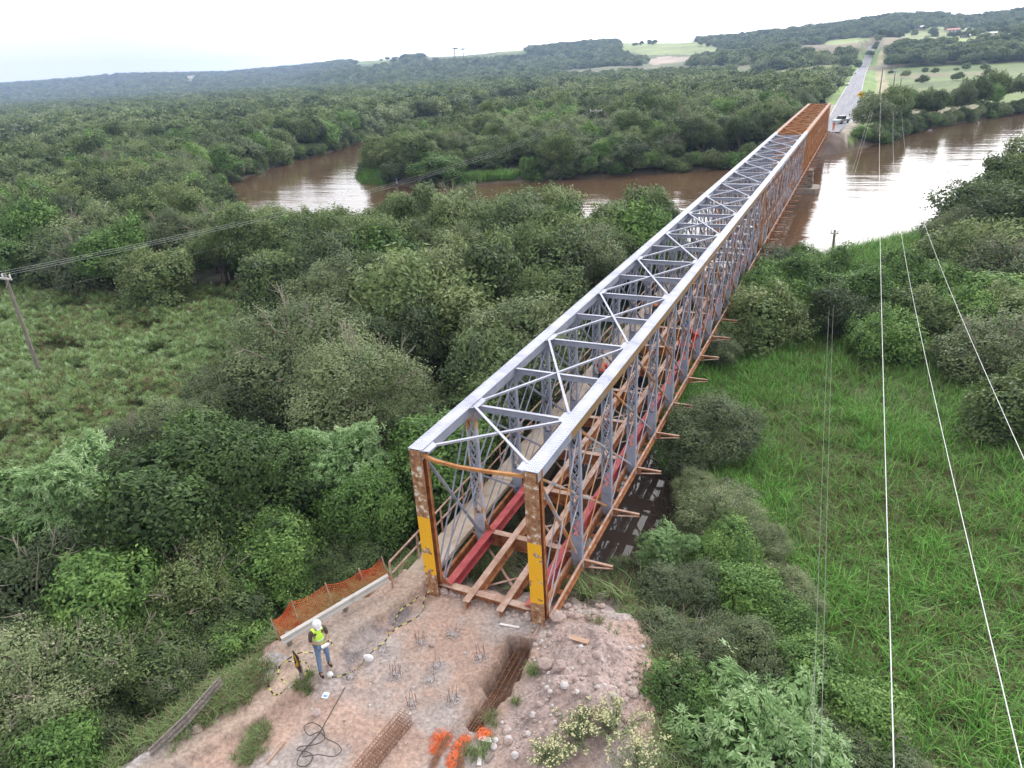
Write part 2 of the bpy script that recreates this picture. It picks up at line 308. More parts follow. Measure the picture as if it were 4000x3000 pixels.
n6 = nt.nodes.new('ShaderNodeTexNoise'); n6.inputs['Scale'].default_value = 14; n6.inputs['Detail'].default_value = 8; nt.links.new(g.outputs['Position'], n6.inputs[0])
nt.links.new(n6.outputs['Fac'], bp.inputs['Height']); nt.links.new(bp.outputs[0], b.inputs['Normal'])

def watermat(name, col, rough, bumps):
    m, nt, b = newmat(name, rough); b.inputs['Base Color'].default_value = (*col, 1); b.inputs['IOR'].default_value = 1.33
    g = nt.nodes.new('ShaderNodeNewGeometry'); nrm = None
    no = nt.nodes.new('ShaderNodeTexNoise'); no.inputs['Scale'].default_value = .05; no.inputs['Detail'].default_value = 4; nt.links.new(g.outputs['Position'], no.inputs[0])
    r_ = ramp(nt, [(.3, tuple(c*.85 for c in col)), (.7, tuple(c*1.15 for c in col))]); nt.links.new(no.outputs['Fac'], r_.inputs[0]); nt.links.new(r_.outputs[0], b.inputs['Base Color'])
    for sc_, stx, strength, dist in bumps:
        mp = nt.nodes.new('ShaderNodeMapping'); mp.inputs['Scale'].default_value = stx; mp.inputs['Rotation'].default_value = (0, 0, math.radians(-18)); nt.links.new(g.outputs['Position'], mp.inputs[0])
        no = nt.nodes.new('ShaderNodeTexNoise'); no.inputs['Scale'].default_value = sc_; no.inputs['Detail'].default_value = 4; nt.links.new(mp.outputs[0], no.inputs[0])
        bp = nt.nodes.new('ShaderNodeBump'); bp.inputs['Strength'].default_value = strength; bp.inputs['Distance'].default_value = dist
        nt.links.new(no.outputs['Fac'], bp.inputs['Height'])
        if nrm: nt.links.new(nrm, bp.inputs['Normal'])
        nrm = bp.outputs[0]
    nt.links.new(nrm, b.inputs['Normal']); return m
watermat('muddy_water', (.115, .07, .04), .05, [(.10, (.5, 2.0, 1), .45, .30), (.6, (.45, 1.8, 1), .45, .08), (2.5, (.6, 1.5, 1), .3, .02)])
watermat('swamp_water', (.055, .042, .035), .02, [(1.5, (1, 1, 1), .1, .02)])

# ------------------------------------------------------------------ mesh helpers
class MB:
    def __init__(s): s.v = []; s.f = []; s.m = []
    def add(s, vs, fs, mi=0):
        o = len(s.v); s.v += [tuple(map(float, v)) for v in vs]; s.f += [tuple(i+o for i in f) for f in fs]; s.m += [mi]*len(fs)
    BOXF = [(0, 3, 2, 1), (4, 5, 6, 7), (0, 1, 5, 4), (1, 2, 6, 5), (2, 3, 7, 6), (3, 0, 4, 7)]
    def box(s, x0, x1, y0, y1, z0, z1, mi=0):
        s.add([(x0,y0,z0),(x1,y0,z0),(x1,y1,z0),(x0,y1,z0),(x0,y0,z1),(x1,y0,z1),(x1,y1,z1),(x0,y1,z1)], s.BOXF, mi)
    def bar(s, p, q, wd, h, up=(0, 0, 1), mi=0, off=(0, 0)):
        p = Vector(p); q = Vector(q); d = (q-p).normalized(); up = Vector(up)
        sd_ = d.cross(up)
        if sd_.length < 1e-4: sd_ = d.cross(Vector((0, 1, 0)))
        sd_.normalize(); u = sd_.cross(d).normalized()
        c = [sd_*(a*wd/2+off[0])+u*(b_*h/2+off[1]) for a, b_ in ((-1,-1),(1,-1),(1,1),(-1,1))]
        s.add([p+k for k in c]+[q+k for k in c], [(0,1,2,3),(7,6,5,4),(0,4,5,1),(1,5,6,2),(2,6,7,3),(3,7,4,0)], mi)
    def tee(s, p, q, wd, h, t=.015, up=(0, 0, 1), mi=0, mt=None):
        s.bar(p, q, wd, t, up, mi if mt is None else mt); s.bar(p, q, t, h, up, mi, off=(0, -h/2-t/2))
    def ibeam(s, p, q, wd, h, t=.02, mi=0, mt=None):
        s.bar(p, q, wd, t, mi=mi if mt is None else mt, off=(0, -t/2)); s.bar(p, q, t*.8, h-2*t, mi=mi, off=(0, -h/2)); s.bar(p, q, wd, t, mi=mi, off=(0, -h+t/2))
    def tube(s, pts, r, n=6, mi=0, cap=True):
        pts = [Vector(p) for p in pts]; o = len(s.v); N = len(pts); rs = r if hasattr(r, '__len__') else [r]*N
        pu = None
        for i, p in enumerate(pts):
            d = (pts[min(i+1, N-1)]-pts[max(i-1, 0)]).normalized()
            if pu is None: pu = Vector((0, 0, 1)) if abs(d.z) < .9 else Vector((1, 0, 0))
            a = d.cross(pu).normalized(); b_ = a.cross(d).normalized(); pu = b_
            for k in range(n):
                t = 2*math.pi*k/n; s.v.append(tuple(p+(a*math.cos(t)+b_*math.sin(t))*rs[i]))
        for i in range(N-1):
            for k in range(n):
                s.f.append((o+i*n+k, o+i*n+(k+1) % n, o+(i+1)*n+(k+1) % n, o+(i+1)*n+k)); s.m.append(mi)
        if cap:
            s.f.append(tuple(o+k for k in range(n))[::-1]); s.m.append(mi); s.f.append(tuple(o+(N-1)*n+k for k in range(n))); s.m.append(mi)
    def lathe(s, prof, n=12, c=(0, 0, 0), mi=0, sx=1, sy=1):
        o = len(s.v); N = len(prof)
        for r, z in prof:
            for k in range(n):
                t = 2*math.pi*k/n; s.v.append((c[0]+r*sx*math.cos(t), c[1]+r*sy*math.sin(t), c[2]+z))
        for i in range(N-1):
            for k in range(n): s.f.append((o+i*n+k, o+i*n+(k+1) % n, o+(i+1)*n+(k+1) % n, o+(i+1)*n+k)); s.m.append(mi)
        s.f.append(tuple(o+k for k in range(n))[::-1]); s.m.append(mi); s.f.append(tuple(o+(N-1)*n+k for k in range(n))); s.m.append(mi)
    def prism(s, poly, y0, y1, axis='y', mi=0):
        n = len(poly)
        def P(a, b_, t): return {'y': (a, t, b_), 'x': (t, a, b_), 'z': (a, b_, t)}[axis]
        s.add([P(a, b_, y0) for a, b_ in poly]+[P(a, b_, y1) for a, b_ in poly], [tuple(range(n)), tuple(range(2*n-1, n-1, -1))]+[(i, i+n, (i+1) % n+n, (i+1) % n) for i in range(n)], mi)
    def mesh(s, name, mats, smooth=False):
        me = bpy.data.meshes.new(name); me.from_pydata(s.v, [], s.f)
        for m_ in (mats if isinstance(mats, (list, tuple)) else [mats]): me.materials.append(MATS[m_])
        me.polygons.foreach_set('material_index', s.m)
        if smooth: me.polygons.foreach_set('use_smooth', [True]*len(s.f))
        me.update(); return me
    def build(s, name, mats, parent=None, loc=(0, 0, 0), rz=0., smooth=False):
        return link(name, s.mesh(name, mats, smooth), parent, loc, rz)
def link(name, me, parent=None, loc=(0, 0, 0), rz=0.):
    o = bpy.data.objects.new(name, me); COL.objects.link(o); o.location = loc; o.rotation_euler = (0, 0, rz)
    if parent: o.parent = parent
    return o
def tag(o, label=None, cat=None, group=None, kind=None):
    if label: o['label'] = label
    if cat: o['category'] = cat
    if group: o['group'] = group
    if kind: o['kind'] = kind
    return o
def thing(name, label, cat, loc=(0, 0, 0), rz=0., group=None):
    o = bpy.data.objects.new(name, None); COL.objects.link(o); o.location = loc; o.rotation_euler = (0, 0, rz); o.empty_display_size = .2
    return tag(o, label, cat, group)
def npmesh(name, V, F, mat, tint=None, zone=None, smooth=False):
    me = bpy.data.meshes.new(name); n = len(V); k = F.shape[1]
    me.vertices.add(n); me.vertices.foreach_set('co', np.ascontiguousarray(V, np.float32).ravel())
    me.loops.add(F.size); me.loops.foreach_set('vertex_index', np.ascontiguousarray(F, np.int32).ravel())
    me.polygons.add(len(F)); me.polygons.foreach_set('loop_start', np.arange(len(F), dtype=np.int32)*k)
    me.update(calc_edges=True); me.validate()
    for m_ in (mat if isinstance(mat, list) else [mat]): me.materials.append(m_)
    if tint is not None:
        a = me.attributes.new('tint', 'FLOAT', 'POINT'); a.data.foreach_set('value', np.ascontiguousarray(tint, np.float32))
    if zone is not None:
        a = me.attributes.new('zone', 'FLOAT_COLOR', 'POINT'); a.data.foreach_set('color', np.ascontiguousarray(zone, np.float32).ravel())
    if smooth: me.polygons.foreach_set('use_smooth', [True]*len(F))
    me.update(); return me
def gridfaces(nr, nc):
    i = np.arange(nr-1)[:, None]*nc+np.arange(nc-1)[None, :]
    return np.stack([i, i+1, i+nc+1, i+nc], -1).reshape(-1, 4)

# ------------------------------------------------------------------ ground, water, road
az = np.radians(np.concatenate([np.arange(-180, -100, 4), np.arange(-100, -66, 1.), np.arange(-66, 13, .2), np.arange(13, 50, 1.), np.arange(50, 181, 4)]))
rad = np.concatenate([[.5, 1.5], 3*np.exp(np.arange(0, 7.2, .0155))])
A, R = np.meshgrid(az, rad); X = CAM[0]+R*np.sin(A); Y = CAM[1]+R*np.cos(A)
Z = terrain(X, Y)
inner = (1-sstep(-1.2, -.2, polysd(X, Y, [(-12, -14), (11, -14), (11, 7), (-12, 7)])))
Zg = Z-inner*.6
def zones(X, Y, Z):
    """forest mask and base colours; fields lie where their corners were surveyed"""
    n1 = fbm(X/40, Y/40, 4, 61)[..., None]
    soil = np.array([.065, .06, .04]); dark = np.array([.04, .045, .028])
    c = dark+(soil-dark)*n1; forest = np.ones(X.shape)
    P = proj(np.stack([X, Y, Z], -1)); r = np.hypot(X-CAM[0], Y-CAM[1]); ok = P[..., 2] > 0
    def put(m, col, keep=0.):
        nonlocal c, forest
        c = np.where(m[..., None], np.array(col)*(.85+.3*n1), c); forest = np.where(m, keep, forest)
    for poly, col in ((LMARSH, (.09, .085, .05)), (RMARSH, (.10, .10, .04)), (RBANKGRASS, (.08, .12, .04)), (PENGRASS, (.07, .13, .04)), (PENGRASS2, (.07, .13, .04)), (MEADOW_L, (.16, .24, .07))):
        put(polysd(X, Y, poly) < 0, col)
    mr = polysd(X, Y, MEADOW_R) < 0
    nn = fbm(X/30, Y/60, 4, 71)
    put(mr, (.15, .20, .065)); put(mr & (nn > .62), (.20, .18, .10)); put(mr & (nn < .46), (.11, .155, .05))
    cxr = np.interp(Y, [140, 188, 258, 495, 1060], [0, 3.2, 2.5, 1, 1.5]); dr = np.abs(X-cxr)
    put((dr < 10) & (Y > 146) & (Y < 1100) & ~((X > 6.5+np.clip(Y-142, 0, 99)*.14) & (Y < 180)), (.17, .25, .065)); put((dr < 5.5) & (Y > 143) & (Y < 235), (.36, .31, .26))
    put((np.abs(X-cxr-1) < 13) & (Y > 240) & (Y < 700) & (X > cxr+9), (.30, .27, .15))
    put(polysd(X, Y, RIVER) < .8, (.12, .085, .055)); put(polysd(X, Y, POND) < .5, (.05, .04, .03))
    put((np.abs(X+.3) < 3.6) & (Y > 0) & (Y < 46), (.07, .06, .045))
    put((np.abs(X) < 5) & (Y > 126) & (Y < 146), (.16, .12, .10))
    far = (r > 420) & ok & (P[..., 1] < 240)
    fields = [([(1335, 92), (1500, 88), (1560, 104), (1520, 116), (1400, 120), (1345, 108)], (.42, .50, .20)),
              ([(1385, 132), (1440, 122), (1505, 122), (1480, 134), (1410, 140)], (.60, .48, .40)),
              ([(1180, 155), (1330, 143), (1420, 142), (1540, 141), (1640, 138), (1640, 150), (1500, 149), (1300, 155)], (.24, .24, .13)),
              ([(1560, 165), (1820, 135), (1840, 150), (1800, 163), (1640, 178)], (.30, .32, .15)),
              ([(1715, 98), (1770, 96), (1950, 72), (1960, 92), (1900, 104), (1780, 114), (1715, 108)], (.32, .27, .18)),
              ([(1770, 92), (1790, 86), (1860, 80), (1880, 85), (1850, 92), (1790, 98)], (.46, .55, .20)),
              ([(1935, 76), (1995, 58), (2080, 58), (2212, 66), (2212, 88), (2080, 86), (1990, 88)], (.40, .46, .19)),
              ([(2050, 80), (2120, 76), (2212, 70), (2212, 98), (2080, 100), (2045, 96)], (.52, .62, .22)),
              ([(1950, 96), (1990, 86), (2052, 82), (2048, 98), (2000, 100)], (.20, .34, .20)),
              ([(760, 134), (800, 124), (880, 120), (860, 128), (790, 140)], (.34, .44, .17)),
              ([(900, 122), (960, 110), (1130, 104), (1150, 110), (1000, 120)], (.34, .44, .17)),
              ([(400, 165), (425, 160), (422, 168), (402, 170)], (.55, .5, .38)),
              ([(1860, 150), (1960, 122), (2212, 116), (2212, 132), (2050, 134), (1960, 140), (1900, 154)], (.30, .27, .17))]
    for poly, col in fields:
        pm = np.zeros(X.shape, bool)
        for dy in (4, 8, 12): pm |= far & (polysd(P[..., 0], P[..., 1]-dy, poly) < 0)
        put(pm & (forest > .5), (.13, .16, .07), .03)
    for poly, col in fields: col = tuple(c_*.68 for c_ in col); put(far & (polysd(P[..., 0]+5*(n1[..., 0]-.5), P[..., 1]+3*(n1[..., 0]-.5), poly) < 0), col, .02)
    return np.concatenate([c, np.ones(X.shape+(1,))], -1), forest
ZC, FOREST = zones(X, Y, Z)
me = npmesh('ground', np.stack([X, Y, Zg], -1).reshape(-1, 3), gridfaces(len(rad), len(az))[:, ::-1], MATS['ground_soil'], zone=ZC.reshape(-1, 4), smooth=True)
tag(link('ground', me), kind='structure')

gx = np.arange(-12, 11.01, .075); gy = np.arange(-14, 7.01, .075)
XX, YY = np.meshgrid(gx, gy); WZ = worksite(XX, YY)
edge = sstep(0, 1.0, -polysd(XX, YY, [(-12, -14), (11, -14), (11, 7), (-12, 7)])); WZ = WZ-.12*(1-edge)
n1 = fbm(XX*.55, YY*.55, 4, 81)[..., None]; n2 = fbm(XX*2.1, YY*2.1, 4, 82)[..., None]
pink = np.array([.46, .315, .25]); greyg = np.array([.42, .355, .33]); brown = np.array([.24, .15, .11]); green = np.array([.065, .07, .04])
c = pink+(greyg-pink)*sstep(.4, .62, n1)
c = c+(np.array([.47, .36, .28])-c)*(1-sstep(-.1, .15, polysd(XX, YY, PATH)))[..., None]*.55
c = c+(np.array([.22, .19, .19])-c)*((1-sstep(.1, .45, np.abs(polysd(XX, YY, PATH)-.3)))*(YY < -.9)*(YY > -4.2)*(polysd(XX, YY, PATH) > .02))[..., None]*sstep(.35, .6, n2)
# grey gravel margin down the left side of the path
gm = (1-sstep(.15, .5, np.abs(XX-(-4.9-.03*(YY+5)-.35*np.clip(-YY-5, 0, 4)+.35))))*(YY < -4.2)
c = c+(np.array([.42, .38, .37])-c)*gm[..., None]
sp = (1-sstep(-.3, .5, polysd(XX, YY, SPOIL)))[..., None]
c = c+((np.array([.46, .345, .315])*(.7+.5*n2))-c)*sp*.9
c = c+(brown-c)*((1-sstep(.0, .5, np.abs(polysd(XX, YY, TRENCH))))[..., None]*.55+(polysd(XX, YY, TRENCH) < 0)[..., None]*.3)
sl = sstep(.25, .9, polysd(XX, YY, PLAT))[..., None]
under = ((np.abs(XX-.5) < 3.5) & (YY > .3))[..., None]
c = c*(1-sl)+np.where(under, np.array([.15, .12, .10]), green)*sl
me = npmesh('worksite_ground', np.stack([XX, YY, WZ], -1).reshape(-1, 3), gridfaces(len(gy), len(gx)), MATS['worksite_dirt'], zone=np.concatenate([c, np.ones(XX.shape+(1,))], -1).reshape(-1, 4), smooth=True)
tag(link('worksite_ground', me), kind='structure')

def sheet(name, poly, z, mat):
    mb = MB(); mb.add([(x, y, z) for x, y in poly], [tuple(range(len(poly)))]); return tag(mb.build(name, mat), kind='structure')
sheet('river', [(-700, 28), (400, 28), (400, 900), (-700, 900)], -3.4, 'muddy_water')
sheet('swamp_water', [(-9, 2.5), (7, 2.5), (7, 27.5), (-9, 27.5)], -3.12, 'swamp_water')

def roadx(y): return float(np.interp(y, [140, 188, 258, 495, 1060], [0.6, 3.2, 2.5, 1, 1.5]))
def strip(name, ys, lo, hi, dz, mat):
    V = []; F = []
    for i, y in enumerate(ys):
        cx = roadx(y); z = max(float(terrain(np.array([cx+k]), np.array([y]))[0]) for k in (-1.5, 0, 1.5))
        z += .05*(1+ (y > 400)*2)
        V += [(cx+lo, y, z+dz), (cx+hi, y, z+dz)]
        if i: F.append((2*i-2, 2*i-1, 2*i+1, 2*i))
    mb = MB(); mb.add(V, F); return mb.build(name, mat)
ys = [144.5, 147, 150, 155, 160, 168, 176, 185, 195, 210, 225]+list(range(240, 1080, 20))
tag(strip('road', ys, -3.3, 3.3, .02, 'asphalt'), kind='structure')
for lo in (-3.15, 3.05): tag(strip('road_edge_line', ys[4:], lo, lo+.1, .028, 'white'), kind='structure')

# ------------------------------------------------------------------ bridge
P = 3.2; HW = 1.84; H = 5.33; NP = 15
def post_mesh(name, mat):
    mb = MB()
    for s in (-1, 1):
        mb.box(s*.18-.01, s*.18+.01, -.085, .085, -.35, 4.98)
        for y in (-.085, .085): mb.box(min(s*.17, s*.125), max(s*.17, s*.125), y-.008, y+.008, -.35, 4.98)
    for y in (-.098, .098):
        mb.box(-.185, .185, y-.006, y+.006, -.3, .95); mb.box(-.185, .185, y-.006, y+.006, 4.65, 4.97)
        z = .95; k = 0
        while z < 4.5:
            mb.bar((-.13, y, z), (.13, y, z+.36), .012, .032, (0, 0, 1)); mb.bar((.13, y+.0035, z), (-.13, y+.0035, z+.36), .012, .032, (0, 0, 1))
            z += .36
    for i in range(9):
        for s in (-1, 1): mb.box(s*.12-.009, s*.12+.009, -.112, -.098, .0+i*.1, .018+i*.1)
    # flared head where the post meets the chord
    for y in (-.07, .07): mb.prism([(-.165, 4.6), (-.20, 4.95), (.20, 4.95), (.165, 4.6)], y-.006, y+.006)
    return mb.mesh(name, mat)
def portal_mesh(mats):
    mb = MB()
    mb.box(-.215, .215, -.20, -.18, -.3, 5.29); mb.box(-.215, .215, .12, .14, -.3, 5.29, 1); mb.box(-.012, .012, -.18, .12, -.3, 5.29, 1)
    for s in (-1, 1):
        mb.box(s*.10-.05, s*.10+.05, -.18, -.168, -.3, 5.28, 1)
        mb.box(s*.19-.012, s*.19+.012, .04, .12, -.3, 5.28, 1)
    for i in range(52):
        for x in (-.17, -.06, .06, .17): mb.box(x-.012, x+.012, -.212, -.2, .0+i*.1, .024+i*.1)
    return mb.mesh('portal_post', mats)
def chord_top(y0, y1, x, top, side_out, side_in, rivets):
    mb = MB()
    yy = y0
    while yy < y1-.01:
        ye = min(yy+4*P/2, y1)
        mb.box(x-.2335, x+.2335, yy+.006, ye-.006, H-.015, H, 0); yy = ye
    mb.box(x-.19, x+.19, y0+.02, y1-.02, H-.022, H-.015, 0)
    so_, si = (1, -1) if x > 0 else (-1, 1)
    for s, mi in ((so_, 1), (si, 2)):
        mb.box(min(x+s*.175, x+s*.195), max(x+s*.175, x+s*.195), y0, y1, H-.34, H-.022, mi)
        mb.box(min(x+s*.20, x+s*.13), max(x+s*.20, x+s*.13), y0, y1, H-.355, H-.34, mi)
    if rivets and x > 0: mb.box(x+.195, x+.199, y0, y0+2.6, H-.34, H-.022, 2)
    yy = y0+.4
    while yy < y1: mb.bar((x-.14, yy, H-.42), (x+.14, yy+.35, H-.42), .045, .01, mi=2); mb.bar((x+.14, yy+.35, H-.42), (x-.14, yy+.7, H-.42), .045, .01, mi=2); yy += .7
    if rivets:
        yy = y0+.06
        while yy < min(y1, y0+rivets):
            for xx in (-.2, -.14, .14, .2):
                cxx = x+xx; mb.add([(cxx-.02, yy, H), (cxx, yy-.02, H), (cxx+.02, yy, H), (cxx, yy+.02, H), (cxx, yy, H+.014)], [(0, 1, 4), (1, 2, 4), (2, 3, 4), (3, 0, 4)], 3)
            yy += .14
        for n in range(0, int(rivets/P)+1):
            for i in range(-4, 5):
                for xx in (-.075, .0, .075):
                    cxx = x+xx; yy = n*P+y0+.12+abs(i)*.0+(.12*i if n else .1*abs(i)+.0)
                    if yy < y0+.03: continue
                    mb.add([(cxx-.02, yy, H), (cxx, yy-.02, H), (cxx+.02, yy, H), (cxx, yy+.02, H), (cxx, yy, H+.014)], [(0, 1, 4), (1, 2, 4), (2, 3, 4), (3, 0, 4)], 3)
    return mb, [top, side_out, side_in, 'grey_paint']  # last slot: darker grey on the rivets paints in their shadows
def chord_bottom(y0, y1, x, mats):
    mb = MB()
    for s in (-1, 1):
        mb.box(x+s*.16-.012, x+s*.16+.012, y0, y1, -.36, -.02); mb.box(min(x+s*.172, x+s*.245), max(x+s*.172, x+s*.245), y0, y1, -.022, 0, 1)
        mb.box(min(x+s*.172, x+s*.235), max(x+s*.172, x+s*.235), y0, y1, -.36, -.345)
    yy = y0+.3
    while yy < y1: mb.box(x-.148, x+.148, yy, yy+.2, -.355, -.345); yy += .8
    return mb
PM = {'grey': post_mesh('truss_post', 'grey_paint'), 'orange': post_mesh('truss_post', 'rust_orange'), 'brown': post_mesh('truss_post', 'grey_brown'), 'half': post_mesh('truss_post', 'grey_orange')}
PORT = portal_mesh(['portal_paint', 'rust'])
def span(idx, name, label):
    y0 = idx*NP*P; y1 = y0+NP*P; t = thing(name, label, 'bridge span', (0, y0, 0), group='bridge spans')
    def L(mb, nm, mats, smooth=False): return mb.build(nm, mats, t, (0, 0, 0))
    e = .05 if idx else 0
    def isor(n): return idx == 2 or (idx == 1 and n >= 13)
    cut = [(0, NP*P)] if idx != 1 else [(0, 13*P), (13*P, NP*P)]
    for x in (-HW, HW):
        for a, b_ in cut:
            o = idx == 2 or a > 0
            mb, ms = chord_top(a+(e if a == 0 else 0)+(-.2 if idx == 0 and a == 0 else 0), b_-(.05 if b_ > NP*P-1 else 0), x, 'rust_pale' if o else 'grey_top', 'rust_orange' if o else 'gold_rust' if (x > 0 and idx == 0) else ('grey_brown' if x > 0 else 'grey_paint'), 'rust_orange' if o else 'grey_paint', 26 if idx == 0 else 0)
            L(mb, 'top_chord', ms)
        mb = chord_bottom(e+(-.25 if idx == 0 else 0), NP*P-.05, x, None); L(mb, 'bottom_chord', ['rust', 'rust_pale' if x > 0 else 'rust'])
        for n in range(NP+1):
            yy = n*P
            if n == 0 and idx == 0:
                o = link('portal_post', PORT, t, (x, .0, 0)); o['label'] = 'rusty end post with a yellow painted band'; continue
            if n == 0: yy += .25
            if n == NP: yy -= .25
            if isor(n): k = 'orange'
            elif n in (0, NP): k = 'orange' if x > 0 and idx == 0 else 'brown'
            elif x < 0 and n == 1 and idx == 0: k = 'half'
            elif x > 0 and idx == 1: k = 'brown'
            else: k = 'grey'
            link('truss_post', PM[k], t, (x, yy, 0))
        for n in range(NP+1):
            def q(k): return -.02 if k else .15
            for dn, lo, hi in ((1, 0, 1), (-1, 1, 0)):
                for step in (2, 1):
                    if step == 1 and not (n == 0 or n == NP-1): continue
                    a, b_ = n, n+step
                    if b_ > NP: continue
                    m_ = 'rust_orange' if isor(n+1) else ('grey_orange' if x > 0 and idx == 0 else 'grey_brown' if x > 0 else 'grey_paint')
                    za, zb = (4.95, .02) if dn == 1 else (.02, 4.95)
                    ya = a*P+(.25 if a == 0 and idx else 0)+(.16 if a == 0 and idx == 0 else 0); yb = b_*P-(.25 if b_ == NP else 0)
                    mb = MB()
                    if dn == 1:
                        mb.bar((x-.0, ya, za), (x-.0, yb, zb), .02, .13, (1, 0, 0)); mb.bar((x-.0, ya, za), (x-.0, yb, zb), .075, .02, (1, 0, 0), off=(0, .04))
                    else:
                        for s in (-.13, .13): mb.bar((x+s, ya, za), (x+s, yb, zb), .085, .016, (1, 0, 0))
                    L(mb, 'truss_diagonal', m_)
    # lateral X bracing, struts, gussets
    nodes = [0]+list(range(1, NP+1, 2)) if idx == 0 else ([0]+list(range(2, NP-1, 2))+[NP] if idx == 1 else [0]+list(range(1, NP+1, 2)))
    for a, b_ in zip(nodes[:-1], nodes[1:]):
        m_ = 'rust_orange' if isor(a+1) else 'grey_top'; xs = HW-.27
        for s in (-1, 1):
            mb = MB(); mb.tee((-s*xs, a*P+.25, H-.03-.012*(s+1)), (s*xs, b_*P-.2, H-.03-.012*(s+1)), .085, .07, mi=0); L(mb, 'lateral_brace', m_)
    for k in nodes:
        for s in (-1, 1):
            mb = MB(); xa = s*(HW-.2); xb = s*(HW-.45); mb.prism([(xa, k*P-.42 if k else -.18), (xb, k*P-.22 if k else -.12), (xb, k*P+.28), (xa, k*P+.48)], H-.052, H-.04, 'z')
            L(mb, 'gusset_plate', 'rust_pale' if idx == 2 else 'grey_top')
    for n in range(0 if idx else 1, NP+1):
        yy = n*P+(.12 if n == 0 else 0)-(.12 if n == NP else 0)
        mb = MB(); z = H-.1
        mb.bar((-HW+.2, yy, z), (HW-.2, yy, z), .115, .014, mi=0); mb.bar((-HW+.2, yy, z-.10), (HW-.2, yy, z-.10), .012, .18, mi=1); mb.bar((-HW+.2, yy, z-.2), (HW-.2, yy, z-.2), .11, .014, mi=1)
        for s in (-1, 1): mb.prism([(s*(HW-.2), z-.2), (s*(HW-.2), z-.65), (s*(HW-.56), z-.2)], yy-.007, yy+.007, mi=1)
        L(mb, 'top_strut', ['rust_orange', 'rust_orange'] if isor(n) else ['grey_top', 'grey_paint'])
    if idx == 0:
        mb = MB(); pts = [(-HW+.2, -.12, 5.18), (-1.2, -.16, 5.08), (-.4, -.17, 5.04), (.4, -.15, 5.06), (1.2, -.12, 5.1), (HW-.2, -.12, 5.14)]
        for a, b_ in zip(pts[:-1], pts[1:]): mb.bar(a, b_, .09, .012); mb.bar(a, b_, .012, .09, off=(.04, -.04))
        o = L(mb, 'portal_strut', 'rust_orange'); o['label'] = 'bent orange portal strut'
    # floor
    for n in range(NP+1):
        yy = n*P+(.12 if n == 0 else 0)-(.12 if n == NP else 0)
        mb = MB(); mb.ibeam((-HW+.14, yy, .25), (HW-.14, yy, .25), .24, .52, .022, 0, 1)
        for s in (-1, 1): mb.prism([(s*(HW-.16), .26), (s*(HW-.16), .72), (s*(HW-.30), .45), (s*(HW-.58), .26)], yy-.009, yy+.009, mi=0)
        for i in range(14): mb.box(-1.5+i*.22, -1.48+i*.22, yy-.04, yy-.02, .25, .262, 1)
        L(mb, 'floor_beam', ['rust', 'rust_pale'])
        if n == 0 and idx == 0: continue
        mb = MB(); zb = -.03; xe = HW+1.25
        mb.bar((HW+.24, yy, zb), (xe, yy, zb), .10, .014, mi=1); mb.bar((HW+.24, yy, zb-.05), (xe, yy, zb-.05), .014, .09, mi=0)
        mb.bar((HW+.2, yy, -.34), (xe, yy, -.14), .07, .02, mi=1); mb.prism([(HW+.24, -.03), (HW+.24, -.36), (HW+.42, -.36), (HW+.42, -.03)], yy-.01, yy+.01)
        L(mb, 'bracket', ['rust', 'rust_pale'])
    for x, mm, wd in ((-1.43, 'red_primer', .26), (-.5, 'rust_pale', .22), (.66, 'rust_pale', .22), (1.4, 'red_primer', .26)):
        if idx == 0:
            mb = MB(); mb.ibeam((x, -.42 if abs(x) < 1 else .1, .30), (x, NP*P, .30), wd, .40, .022, 0, 1); L(mb, 'stringer', [mm, mm] if abs(x) > 1 else ['rust', mm])
        else:
            mb = MB(); mb.ibeam((x, 0, .30), (x, NP*P, .30), wd, .40, .022); L(mb, 'stringer', 'rust' if idx == 2 else 'rust_pale')
    for n in range(0, NP):
        mb = MB()
        mb.bar((-HW+.1, n*P, -.30), (HW-.1, n*P+P, -.30), .09, .012); mb.bar((HW-.1, n*P, -.318), (-HW+.1, n*P+P, -.318), .09, .012)
        L(mb, 'bottom_brace', 'rust_pale' if idx == 0 else 'rust')
    return t
s1 = span(0, 'bridge_span', 'near truss span of grey painted steel with rusty yellow-banded end posts')
s2 = span(1, 'bridge_span', 'middle truss span of grey steel between the two river piers')
s3 = span(2, 'bridge_span', 'far truss span entirely covered in orange rust')

# pink primer marks on the bases of some right hand posts
for n in (1, 2, 3, 5, 6):
    mb = MB(); mb.prism([(-.12, .98), (.12, .98), (0, 1.16)], -.115, -.108); mb.build('primer_mark', 'pink_primer', s1, (HW, n*P, 0))

# concrete footpath and its rusty railing on the left side
t = thing('footpath', 'narrow concrete footpath slab with rusty railing along the left side of the bridge', 'footpath', (0, 0, 0))
y = .15; k = 0
while y < 143:
    L_ = P*2; mb = MB(); mb.box(-3.12+.01*(k % 3), -2.2, y+.01, min(y+L_, 144)-.01, .02, .18+.006*(k % 2)); mb.build('slab', 'concrete', t); y += L_; k += 1
mb = MB(); n = 0
for n in range(0, 45):
    mb.bar((-3.2, n*P, .0), (-2.05, n*P, .0), .1, .03); mb.bar((-3.15, n*P, -.02), (-2.05, n*P, -.35), .05, .03)
mb.build('slab_bracket', 'rust', t)
for i in range(0, 44, 4):
    a = i*P-.6 if i == 0 else i*P; b_ = (i+4)*P; mb = MB()
    for z in (1.2, .72): mb.bar((-3.08, a, z), (-3.08, b_, z), .05, .05)
    yy = a
    while yy < b_: mb.bar((-3.08, yy, .1), (-3.08, yy, 1.18), .05, .05); mb.bar((-3.08, yy, .15), (-3.08, yy+.8, .7), .02, .02); yy += P/2
    mb.build('railing', 'rust_pale', t)

